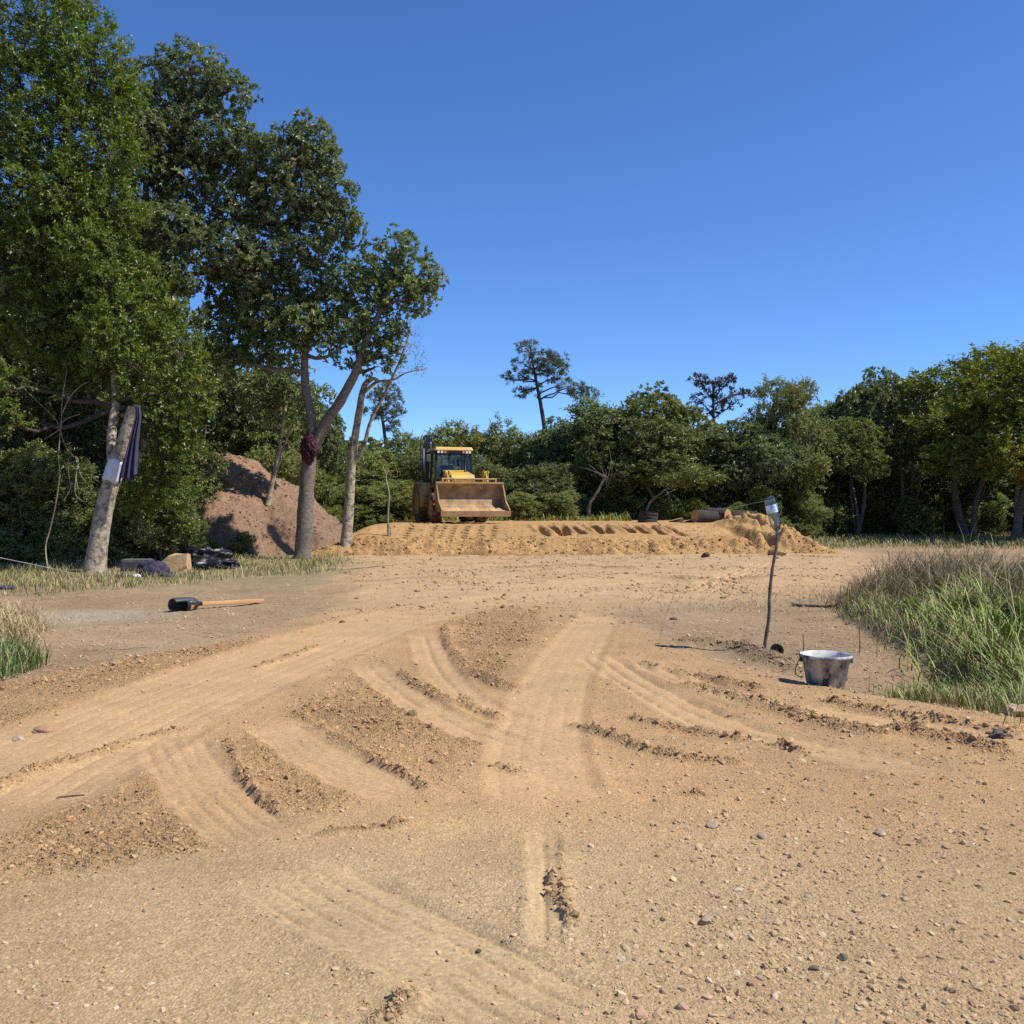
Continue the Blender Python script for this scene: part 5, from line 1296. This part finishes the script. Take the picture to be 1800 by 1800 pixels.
for px, py, lab, m_ in ((303, 1012, 'pale grey sandal lying in grass below the tan stone', 'shoe_grey'), (217, 1010, 'pale grey sandal in the grass by the purple cloth', 'shoe_grey')):
    x, y, z = ong(px, py)
    mb = MB(); out = [(0.15 * math.cos(a) * (1 + 0.1 * math.cos(a)), 0.052 * math.sin(a) * (1 - 0.2 * math.cos(2 * a))) for a in np.linspace(0, 2 * math.pi, 20, endpoint=False)]
    mb.add([(a, b, 0) for a, b in out] + [(a * 1.03, b * 1.05, 0.035) for a, b in out], [tuple(range(20))[::-1], tuple(range(20, 40))] + [(i, (i + 1) % 20, 20 + (i + 1) % 20, 20 + i) for i in range(20)])
    r_ = empty('sandal', (x, y, z + 0.015), R(8)); tag(r_, lab, 'sandal')
    mb.build('sole', M[m_], r_)
    for k in (0.05, -0.03):
        MB().tube([(k, 0.058 * math.cos(a), 0.03 + 0.07 * math.sin(a)) for a in np.linspace(0, math.pi, 9)], 0.012, 6).build('strap', M['grey_plastic'], r_, True)
x, y, z = ong(240, 1013)
put('white_container', rock_mesh('white_container', (0.10, 0.07, 0.05), 46, 1.5, 0.3, 2, False, 0.5), M['white_plastic'], x, y, z + 0.03, 0.5, 'crumpled white plastic scrap by the purple cloth', 'scrap')
x, y, z = ong(2, 1034)
put('dark_scrap', rock_mesh('dark_scrap', (0.22, 0.10, 0.045), 47, 2.2, 0.4, 3, True, 0.5), M['cloth_blue'], x, y, z + 0.03, 0.2, 'dark blue scrap of cloth lying on the verge', 'scrap')
o = put('orange_rag', rock_mesh('orange_rag', (0.26, 0.20, 0.32), 48, 2.6, 0.4, 3, True), mat('orange_cloth', (0.55, 0.12, 0.03), (0.35, 0.06, 0.02), 8, 0.8), *P(1797, 833, 40.0), 0, 'orange rag caught on a treeline trunk', 'rag')

# logs on the platform edge
def log(px, py, d, L, r, yaw, lab, seed, tilt=0, upright=False):
    g = np.random.default_rng(seed)
    x = (px - 900) / F * d; z = pzf(x, d) if -6 < x < 9.5 else gz(x, d)
    rt = empty('stump' if upright else 'log', (x, d, z - 0.03)); tag(rt, lab, 'stump' if upright else 'log')
    pts = np.array([[-L / 2, 0, 0], [-L / 6, 0, 0.01], [L / 6, 0, 0.0], [L / 2, 0, 0]]) if not upright else np.array([[0, 0, -0.05], [0, 0, L * 0.4], [0, 0, L * 0.7], [0, 0, L]])
    V, Fc, p, rad = rough_trunk(pts, r * 1.02, r * 0.95, g, 18, 4, 0.05, 0.15 if upright else 0)
    Rm = Matrix.Rotation(yaw, 3, 'Z') @ Matrix.Rotation(tilt, 3, 'Y')
    Rn = np.array(Rm)
    off = np.array([0, 0, 0 if upright else r * 0.96])
    V = V @ Rn.T + off
    link('bark', np_mesh('bark', V, Fc), rt, M['log_bark'])
    for ring in (V[:18], V[-18:]):
        c = ring.mean(0); q = c + (ring - c) * 0.985
        lift = (c - V.mean(0)); lift = lift / np.linalg.norm(lift) * 0.004
        MB().add([tuple(v + lift) for v in q] + [tuple(c + lift * 3)], [(i, (i + 1) % 18, 18) for i in range(18)]).build('cut_face', M['cut_wood'], rt)
log(1139, 910, 35.0, 0.42, 0.36, 0.3, 'low sawn stump standing on the platform rim', 61, R(8), True)
log(1190, 914, 35.5, 0.14, 0.28, 0, 'pale sawn log slice lying flat before the dark logs', 62, R(-14), True)
log(1207, 918, 34.2, 0.10, 0.22, 0, 'smaller pale sawn slice lying on the platform sand', 63, R(-16), True)
log(1240, 908, 34.0, 0.9, 0.24, R(20), 'short dark log at the near end of the log pile', 64)
log(1262, 896, 34.6, 0.8, 0.29, R(-40), 'thick dark log with pale sawn end in the log pile', 65)
log(1306, 896, 34.8, 1.0, 0.27, R(-12), 'long dark log resting at the far end of the log pile', 66)

# ------------------------------------------------------------------ stones, clods, litter, grass
M['gravel'] = attr_mat('gravel')
for nd in M['gravel'].node_tree.nodes:
    if nd.type == 'ATTRIBUTE': nd.attribute_type = 'INSTANCER'
def scatter_group():
    ng = bpy.data.node_groups.new('scatter_pebbles', 'GeometryNodeTree')
    ng.interface.new_socket('Geometry', in_out='INPUT', socket_type='NodeSocketGeometry')
    ng.interface.new_socket('Geometry', in_out='OUTPUT', socket_type='NodeSocketGeometry')
    nd = ng.nodes; lk = ng.links
    gi = nd.new('NodeGroupInput'); go = nd.new('NodeGroupOutput')
    ico = nd.new('GeometryNodeMeshIcoSphere'); ico.inputs['Subdivisions'].default_value = 1
    sp = nd.new('GeometryNodeSetPosition'); nz = nd.new('ShaderNodeTexNoise'); nz.inputs['Scale'].default_value = 1.1
    sub = nd.new('ShaderNodeVectorMath'); sub.operation = 'SUBTRACT'; sub.inputs[1].default_value = (0.5, 0.5, 0.5)
    sca = nd.new('ShaderNodeVectorMath'); sca.operation = 'SCALE'; sca.inputs['Scale'].default_value = 1.5
    lk.new(nz.outputs[1], sub.inputs[0]); lk.new(sub.outputs[0], sca.inputs[0]); lk.new(sca.outputs[0], sp.inputs['Offset'])
    lk.new(ico.outputs[0], sp.inputs[0])
    sm = nd.new('GeometryNodeSetMaterial'); sm.inputs['Material'].default_value = M['gravel']; lk.new(sp.outputs[0], sm.inputs[0])
    m2p = nd.new('GeometryNodeMeshToPoints'); lk.new(gi.outputs[0], m2p.inputs[0])
    iop = nd.new('GeometryNodeInstanceOnPoints'); lk.new(m2p.outputs[0], iop.inputs['Points']); lk.new(sm.outputs[0], iop.inputs['Instance'])
    for nm, sock in (('scl', 'Scale'), ('rot', 'Rotation')):
        na = nd.new('GeometryNodeInputNamedAttribute'); na.data_type = 'FLOAT_VECTOR'; na.inputs['Name'].default_value = nm
        if nm == 'rot':
            er = nd.new('FunctionNodeEulerToRotation'); lk.new(na.outputs[0], er.inputs[0]); lk.new(er.outputs[0], iop.inputs[sock])
        else: lk.new(na.outputs[0], iop.inputs[sock])
    lk.new(iop.outputs[0], go.inputs[0])
    return ng
SCAT = scatter_group()
def pebbles(name, pos, size, cols, g, label, cat):
    n = len(pos)
    me = bpy.data.meshes.new(name); me.vertices.add(n); me.vertices.foreach_set('co', np.asarray(pos, np.float32).ravel())
    set_col(me, 'col', np.clip(cols, 0.01, 1))
    sc = (size[:, None] * np.stack([g.uniform(0.8, 1.35, n), g.uniform(0.7, 1.1, n), g.uniform(0.5, 0.85, n)], 1)).astype(np.float32)
    ro = np.stack([g.normal(size=n) * 0.4, g.normal(size=n) * 0.4, g.uniform(0, 6.28, n)], 1).astype(np.float32)
    for nm, v in (('scl', sc), ('rot', ro)):
        at = me.attributes.new(nm, 'FLOAT_VECTOR', 'POINT'); at.data.foreach_set('vector', v.ravel())
    o = link(name, me, None, M['gravel'])
    md = o.modifiers.new('scatter', 'NODES'); md.node_group = SCAT
    return tag(o, label, cat, kind='stuff')
g = np.random.default_rng(900)
n = 420000
y = 2.1 * np.exp(g.random(n) * math.log(13.0 / 2.1)); x = g.uniform(-1, 1, n) * (0.575 * y + 0.6)
h, up, c, road, bank, flat = ground(x, y)
right = smooth(-0.3, 1.0, x - (y - 3.4) * 0.4 + 0.1)
clump = smooth(-0.04, 0.2, fbm(x * 1.3, y * 1.3, 4, 333))
w = road * (0.34 + 0.50 * right * clump * smooth(5.6, 4.0, y) + 0.30 * clump * smooth(3.8, 2.8, y) + 0.25 * clump * smooth(4, 5, y) * (x > 0)) * (1 - 0.85 * flat) * 0.55 + 0.8 * up + 0.08 * (1 - road)
k = g.random(n) < np.clip(w, 0, 1)
x, y, h, up, c, right = x[k], y[k], h[k], up[k], c[k], right[k]
m_ = len(x)
size = (0.0019 + 0.0012 * g.pareto(1.9, m_).clip(0, 9)) * (1 + 0.14 * np.clip(y - 3, 0, 7)) * (0.8 + 0.4 * right) * (1 + 0.45 * up)
size = np.minimum(size, 0.022)
pal = np.array([[0.50, 0.35, 0.20], [0.55, 0.42, 0.27], [0.40, 0.26, 0.15], [0.46, 0.25, 0.15], [0.29, 0.21, 0.14], [0.62, 0.52, 0.39]])
pc = pal[g.choice(6, m_, p=[.36, .16, .24, .12, .09, .03])] * g.uniform(0.8, 1.1, (m_, 1))
pc = c * (1 + g.normal(size=(m_, 1)) * 0.12) + (pc - c) * (np.where(up > 0.4, 0.2, 0.75) * g.random(m_))[:, None]
pebbles('gravel', np.stack([x, y, h - size * 0.05], 1), size, pc, g, 'loose gravel and clods strewn over the sandy track', 'gravel')
# clods on the platform face and the far sand
n = 26000
x = g.uniform(-6.4, 9.8, n); y = g.uniform(27.0, 31.5, n)
pz, s_, fc = platform_h(x, y)
k = (g.random(n) < 0.08 + 0.9 * fc) & (pz > 0.02)
x, y, pz = x[k], y[k], pz[k]
size = 0.007 + 0.012 * g.pareto(2.5, len(x)).clip(0, 4)
pebbles('soil_clods', np.stack([x, y, pz + size * 0.1], 1), size, np.array([[0.385, 0.23, 0.097]]) * g.uniform(0.8, 1.1, (len(x), 1)), g, 'crumbled sandy clods on the platform face', 'clods')
n = 30000
y = g.uniform(11, 27.5, n); x = g.uniform(-4.5, 9.5, n)
h, up, c, road, bank, flat = ground(x, y)
k = (g.random(n) < road * (0.1 + smooth(-0.05, 0.2, fbm(x * 0.8, y * 1.6, 3, 335))))
x, y, h, c = x[k], y[k], h[k], c[k]
size = 0.007 + 0.010 * g.pareto(2.5, len(x)).clip(0, 4)
pebbles('sand_lumps', np.stack([x, y, h + size * 0.1], 1), size, c * g.uniform(0.8, 1.0, (len(x), 1)), g, 'small sand lumps scattered before the platform', 'clods')
n = 12000
x = g.uniform(-14, -4.6, n); y = g.uniform(27.6, 33, n)
size = 0.006 + 0.011 * g.pareto(2.3, n).clip(0, 5)
pebbles('mound_clods', np.stack([x, y, mound_h(x, y) + size * 0.1], 1), size, np.array([[0.25, 0.165, 0.107]]) * g.uniform(0.85, 1.1, (n, 1)), g, 'crumbled brown clods on the earth mound', 'clods')
# single stones one can pick out
for px, py, r, col, lab in ((1240, 1619, 0.030, (0.36, 0.28, 0.20), 'rounded grey brown stone half sunk in pale sand'), (1126, 1777, 0.024, (0.50, 0.30, 0.19), 'rounded orange brown stone near the tyre ribs'), (1251, 1452, 0.032, (0.47, 0.36, 0.23), 'pale cream stone on the gravelly track'),
                            (76, 1280, 0.055, (0.44, 0.25, 0.15), 'flat pinkish stone at the track edge'), (31, 1293, 0.040, (0.50, 0.37, 0.24), 'flat pale stone beside the pinkish one'), (1547, 1464, 0.028, (0.46, 0.35, 0.23), 'pale angular stone pressed into the track'), (1340, 1470, 0.026, (0.36, 0.28, 0.19), 'grey angular stone among gravel'),
                            (1365, 982, 0.26, (0.36, 0.235, 0.125), 'brown boulder at the foot of the heaped sand'), (1240, 980, 0.17, (0.115, 0.075, 0.05), 'dark clod at the foot of the platform'), (1790, 1258, 0.10, (0.52, 0.38, 0.24), 'pale tan rock at the track edge by green grass'), (842, 1664, 0.010, (0.10, 0.085, 0.06), 'tiny dark pebble on smooth pale sand'),
                            (1432, 1700, 0.017, (0.16, 0.13, 0.09), 'dark pebble beside pale pebbles'), (1482, 1682, 0.019, (0.15, 0.125, 0.085), 'dark greenish pebble in the gravel'), (1198, 1765, 0.020, (0.48, 0.30, 0.20), 'reddish pebble in the gravel'), (1325, 1722, 0.020, (0.44, 0.26, 0.16), 'pink flat pebble in the gravel'),
                            (1093, 1682, 0.015, (0.5, 0.4, 0.28), 'small white pebble on bare sand'), (1555, 1578, 0.016, (0.5, 0.4, 0.28), 'small white pebble among brown gravel'), (505, 1367, 0.022, (0.33, 0.20, 0.11), 'dark clod on the rough patch'), (726, 1259, 0.045, (0.30, 0.18, 0.10), 'dark brown clod on the large rough patch'), (762, 1343, 0.030, (0.32, 0.19, 0.10), 'brown clod near the tip of the large rough patch'),
                            (205, 1170, 0.05, (0.40, 0.25, 0.13), 'brown clod on the rough left verge'), (1268, 1020, 0.06, (0.40, 0.27, 0.16), 'brown lump on pale sand before the heap'), (848, 974, 0.10, (0.46, 0.29, 0.14), 'sandy lump at the foot of the tyre prints')):
    x, y = G(px, py)
    nm = 'boulder' if r > 0.2 else 'clod' if 'clod' in lab or 'lump' in lab else 'stone'
    if py == 982: y = 27.0; x = (px - 900) / F * y
    put(nm, rock_mesh(nm, (r, r * 0.8, r * 0.62), int(px), 1.4, 0.35, 3 if r > 0.04 else 2, cut=5), mat('stone_%d' % px, col, tuple(v * 0.7 for v in col), 3 / max(r, 0.02) * 0.12, 0.9, bump=0.5, bscale=0.6 / r, spec=0.15), x, y, gz(x, y) + r * 0.16, px * 0.7, lab, 'stone' if nm != 'clod' else 'clod')

def blades(name, pos, length, width, lean, cols, g, label, cat, curl=0.5, m_='blade'):
    n = len(pos)
    a = g.uniform(0, 2 * math.pi, n)
    ld = np.stack([np.cos(a), np.sin(a), 0 * a], 1) * (lean * g.uniform(0.2, 1.2, n))[:, None] if np.ndim(lean) == 0 else lean
    s = np.stack([-np.sin(a), np.cos(a), 0 * a], 1) * (width * 0.5)[:, None]
    s = np.where(g.random(n)[:, None] < 0.5, s, np.stack([width * 0.5, 0 * width, 0 * width], 1))
    L = length[:, None]
    up_ = np.array([0, 0, 1.0])
    d0 = nrm(up_ + ld * 0.5); d1 = nrm(up_ * 0.9 + ld * 1.0); d2 = nrm(up_ * (1 - curl) + ld * 1.5)
    p0 = pos; p1 = p0 + d0 * L * 0.4; p2 = p1 + d1 * L * 0.35; p3 = p2 + d2 * L * 0.25
    V = np.stack([p0 - s, p0 + s, p1 - s * 0.9, p1 + s * 0.9, p2 - s * 0.6, p2 + s * 0.6, p3], 1).reshape(-1, 3)
    b = np.arange(n)[:, None] * 7
    Fc = np.concatenate([b + [[0, 1, 3]], b + [[0, 3, 2]], b + [[2, 3, 5]], b + [[2, 5, 4]], b + [[4, 5, 6]]], 1).reshape(-1, 3)
    me = np_mesh(name, V, Fc, True)
    set_col(me, 'col', np.repeat(cols, 7, 0))
    return tag(link(name, me, mat=M[m_]), label, cat, kind='stuff')
def tint(n, a, b, g, sd=0.15):
    t = g.random((n, 1)); return np.clip((np.array(a) * (1 - t) + np.array(b) * t) * (1 + g.normal(size=(n, 1)) * sd), 0.005, 1)
GREEN, LIME, STRAW, DRY, DEAD = (0.085, 0.135, 0.026), (0.20, 0.26, 0.05), (0.50, 0.39, 0.18), (0.33, 0.25, 0.13), (0.19, 0.145, 0.085)
def scatter(n, poly, g, jitter=0.0):
    poly = np.asarray(poly); lo, hi = poly.min(0), poly.max(0)
    out = np.zeros((0, 2))
    while len(out) < n:
        q = g.uniform(lo, hi, (n * 2, 2))
        q = q[in_poly(q[:, 0], q[:, 1], poly) + jitter * g.normal(size=len(q)) > 0]
        out = np.concatenate([out, q])
    return out[:n]
def onz(q, dz=0.0): return np.concatenate([q, (ground(q[:, 0], q[:, 1])[0] - 0.01 + dz)[:, None]], 1)
bankpoly = np.concatenate([BANK[1:-1], [[5.4, 5.9], [9.5, 8], [10.5, 14], [9.0, 19.5], [6.2, 19.5]]])
def clumpy(q): return 0.30 + 1.25 * vn(q[:, 0] * 2.2, q[:, 1] * 1.4, 401) * (0.6 + 0.8 * vn(q[:, 0] * 7, q[:, 1] * 5, 402))
# dry tall grass on the crown of the bank, bent over to the left
dry = gp((1482, 1066), (1510, 1048), (1600, 1044), (1800, 1042), (1960, 1042), (1960, 1110), (1780, 1125), (1650, 1115), (1560, 1102))
q = scatter(9000, dry, g, 0.35); n = len(q)
lean = np.stack([0.5 + 0.4 * g.normal(size=n), -0.15 + 0.3 * g.normal(size=n), 0 * q[:, 0]], 1)
lean[:3000] = np.stack([-0.5 + 0.4 * g.normal(size=3000), -0.1 + 0.3 * g.normal(size=3000), np.zeros(3000)], 1)
blades('dry_grass', onz(q), g.uniform(0.30, 0.70, n) * clumpy(q) * np.clip((q[:, 0] - 4.3) / 1.6, 0.45, 1), g.uniform(0.005, 0.011, n), lean, np.where(g.random((n, 1)) < 0.6, tint(n, DEAD, DRY, g), tint(n, DRY, STRAW, g) * 0.8), g, 'tall dry grass leaning over the ditch bank', 'grass')
grn = gp((1650, 1150), (1640, 1110), (1720, 1075), (1800, 1062), (2000, 1062), (2000, 1230), (1800, 1252), (1720, 1200))
q = scatter(8000, grn, g, 0.3); n = len(q)
blades('green_grass', onz(q), g.uniform(0.14, 0.48, n) * clumpy(q), g.uniform(0.006, 0.014, n), 1.5, np.where((g.random(n) < 0.85 - 0.5 * smooth(9.5, 13, q[:, 1]))[:, None], tint(n, (0.13, 0.19, 0.035), (0.30, 0.37, 0.07), g), tint(n, DRY, STRAW, g) * 0.85), g, 'lush green grass on the ditch bank', 'grass')
low = gp((1660, 1228), (1560, 1192), (1640, 1168), (1760, 1196), (2000, 1215), (2000, 1300), (1800, 1254))
q = scatter(6000, low, g, 0.22); n = len(q)
blades('ditch_grass', onz(q), g.uniform(0.06, 0.22, n), g.uniform(0.004, 0.008, n), 0.8, np.where(g.random((n, 1)) < 0.65, tint(n, GREEN, LIME, g), tint(n, DRY, STRAW, g)), g, 'short mixed grass along the track edge in the ditch', 'grass')
edge = gp((1490, 1080), (1500, 1060), (1640, 1110), (1760, 1150), (1780, 1205), (1650, 1160), (1560, 1118))
q = scatter(3500, edge, g, 0.08); n = len(q)
blades('bank_edge_grass', onz(q), g.uniform(0.06, 0.22, n), g.uniform(0.004, 0.008, n), 0.9, np.where(g.random((n, 1)) < 0.5, tint(n, GREEN, LIME, g), tint(n, DEAD, STRAW, g)), g, 'ragged grass fringe hanging over the cut bank edge', 'grass')
# tall single seed stems over the bank
q = scatter(60, grn, g); n = len(q)
blades('seed_stems', onz(q), g.uniform(0.6, 1.15, n), np.full(n, 0.008), 0.5, tint(n, DRY, STRAW, g), g, 'tall arching seed stems above the bank grass', 'grass', 0.9)
# verge on the left
verge = gp((-200, 985), (600, 975), (590, 1003), (420, 1012), (250, 1028), (60, 1042), (-200, 1050))
q = scatter(13000, verge, g, 0.25); n = len(q)
blades('verge_grass', onz(q), g.uniform(0.06, 0.24, n) * (0.35 + 1.1 * vn(q[:, 0] * 1.3, q[:, 1] * 1.3, 405)), g.uniform(0.008, 0.014, n), 0.9, np.where(g.random((n, 1)) < 0.45, tint(n, (0.10, 0.14, 0.03), (0.2, 0.24, 0.06), g), tint(n, DRY, STRAW, g)), g, 'short straw and green grass on the verge below the leaning tree', 'grass')
tuft = gp((-60, 1190), (-60, 1138), (30, 1135), (62, 1150), (70, 1168), (10, 1188))
q = scatter(1500, tuft, g, 0.05); n = len(q)
blades('grass_tuft', onz(q), g.uniform(0.10, 0.30, n), g.uniform(0.005, 0.009, n), 0.7, np.where(g.random((n, 1)) < 0.85, tint(n, GREEN, (0.14, 0.2, 0.06), g), tint(n, DRY, STRAW, g)), g, 'bright green grass tuft at the left track edge', 'grass')
heap = gp((-80, 1115), (-80, 1065), (40, 1070), (80, 1095), (50, 1115))
q = scatter(1600, heap, g, 0.1); n = len(q)
blades('straw_heap', onz(q), g.uniform(0.12, 0.35, n), g.uniform(0.005, 0.010, n), 1.8, tint(n, DRY, STRAW, g), g, 'matted dry straw on the brown soil', 'straw', 0.9)
mid = gp((1080, 1060), (1250, 1035), (1480, 1025), (1500, 1062), (1380, 1068), (1250, 1072))
q = scatter(1500, mid, g, 0.6); n = len(q)
blades('trampled_grass', onz(q), g.uniform(0.05, 0.14, n), g.uniform(0.005, 0.010, n), 3.5, tint(n, DRY, STRAW, g) * 0.85, g, 'trampled straw between the sand and the bare soil', 'straw', 0.9)
farg = gp((1420, 965), (1440, 946), (1600, 940), (1950, 938), (1950, 962), (1700, 962), (1560, 958))
q = scatter(7000, farg, g, 0.5); n = len(q)
blades('far_grass', onz(q), g.uniform(0.08, 0.35, n), g.uniform(0.018, 0.03, n), 0.8, np.where(g.random((n, 1)) < 0.6, tint(n, (0.10, 0.14, 0.03), (0.18, 0.21, 0.06), g), tint(n, DRY, STRAW, g)), g, 'patchy grass at the foot of the treeline', 'grass')
# weeds behind the machine
x = g.uniform(-4.5, 5.0, 2500) ; y = g.uniform(38.5, 46, 2500)
pos = np.stack([x, y, np.array(platform_h(x, y)[0])], 1)
blades('weeds', pos, g.uniform(0.1, 0.6, 2500) * (0.3 + vn(x * 1.2, y * 0.8, 403)), g.uniform(0.03, 0.06, 2500), 1.1, tint(2500, (0.12, 0.16, 0.03), (0.26, 0.25, 0.06), g), g, 'pale green weeds along the back of the platform', 'weeds')
for px, py, hh, k, lab in ((1700, 1120, 0.55, 'b0', 'leafy green weed in the middle of the ditch bank'), (1765, 1085, 0.7, 'b1', 'leafy weed on top of the ditch bank'), (1600, 1105, 0.4, 'b2', 'small weed at the edge of the dry grass'), (1740, 1165, 0.45, 'b1', 'leafy weed low on the green side of the bank'), (1790, 1140, 0.6, 'b2', 'broad low weed among the lush green grass'), (1660, 1080, 0.55, 'b0', 'weed rising through the dry bank grass'), (1772, 1225, 0.25, 'b0', 'small weed in the ditch grass at the track edge')):
    x, y = G(px, py); o = copy_tree(PROTO[k]['root']); sc_ = 0.55 * hh / PROTO[k]['top']
    o.location = (x, y, gz(x, y) - 0.02); o.scale = (sc_ * 1.7, sc_ * 1.7, sc_); o.rotation_euler = (0, 0, px * 0.37); o.name = 'weed_plant'
    if 'group' in o: del o['group']
    tag(o, lab, 'weed')
    for chd in o.children:
        if chd.name.startswith('crown'): chd.material_slots[0].link = 'OBJECT'; chd.material_slots[0].material = M['leaf_bush']
# bits of straw and twig lying flat
n = 7000
y = 7.0 * np.exp(g.random(n) * math.log(25 / 7.0)); x = g.uniform(-1, 1, n) * (0.57 * y)
h, up, c, road, bank, flat = ground(x, y)
k = g.random(n) < (1 - road) * 0.9 + 0.02
x, y, h = x[k], y[k], h[k]; n = len(x)
a = g.uniform(0, math.pi, n); L = g.uniform(0.03, 0.16, n); W = g.uniform(0.003, 0.007, n) * (1 + y / 20)
dv = np.stack([np.cos(a), np.sin(a), g.normal(size=n) * 0.12], 1); sv = np.stack([-np.sin(a), np.cos(a), 0 * a], 1)
p0 = np.stack([x, y, h + 0.008], 1)
V = np.stack([p0 - sv * W[:, None], p0 + sv * W[:, None], p0 + dv * L[:, None] + sv * W[:, None] * 0.5 + np.array([0, 0, 0.006])], 1).reshape(-1, 3)
me = np_mesh('straw_litter', V, np.arange(n * 3).reshape(-1, 3), False)
cc = np.where(g.random((n, 1)) < 0.6, tint(n, DRY, STRAW, g), tint(n, DEAD, DRY, g))
set_col(me, 'col', np.repeat(cc, 3, 0))
tag(link('straw_litter', me, mat=M['blade']), 'scattered straw and twig litter on the bare soil', 'litter', kind='stuff')

# dead hanging stems by the leaning tree
dv_ = 21.0
def stems(name, lab, paths, r, m_, d):
    a0 = P(*paths[0][0], d); tb = Tubes()
    for k, pth in enumerate(paths):
        p = catmull([P(*q, d + 0.15 * math.sin(i + k)) for i, q in enumerate(pth)], 6) - a0
        tb.add(p, np.linspace(r if k == 0 else r * 0.7, r * 0.35, len(p)), 5)
    o = link(name, tb.mesh(name), None, M[m_]); o.location = tuple(a0); tag(o, lab, 'stem')
stems('dry_vine', 'bare pale vine rising from the grass left of the leaning trunk', [[(84, 1003), (80, 962), (88, 930), (97, 890), (105, 835), (103, 800), (108, 740), (110, 700), (118, 650)], [(105, 755), (90, 765), (78, 772)], [(106, 745), (120, 735), (140, 728)], [(108, 730), (122, 700), (140, 680), (157, 670)]], 0.019, 'dry_twig', dv_)
stems('dead_branch', 'tangled dead branch hanging between vine and leaning trunk', [[(118, 790), (128, 800), (138, 810), (134, 835), (132, 865), (140, 878), (152, 883)], [(120, 805), (121, 835), (124, 858), (112, 880)], [(136, 812), (142, 835), (152, 848)], [(118, 790), (110, 770), (100, 740), (60, 700), (10, 650)], [(134, 840), (137, 860), (140, 872)]], 0.015, 'dry_twig', dv_ + 0.3)
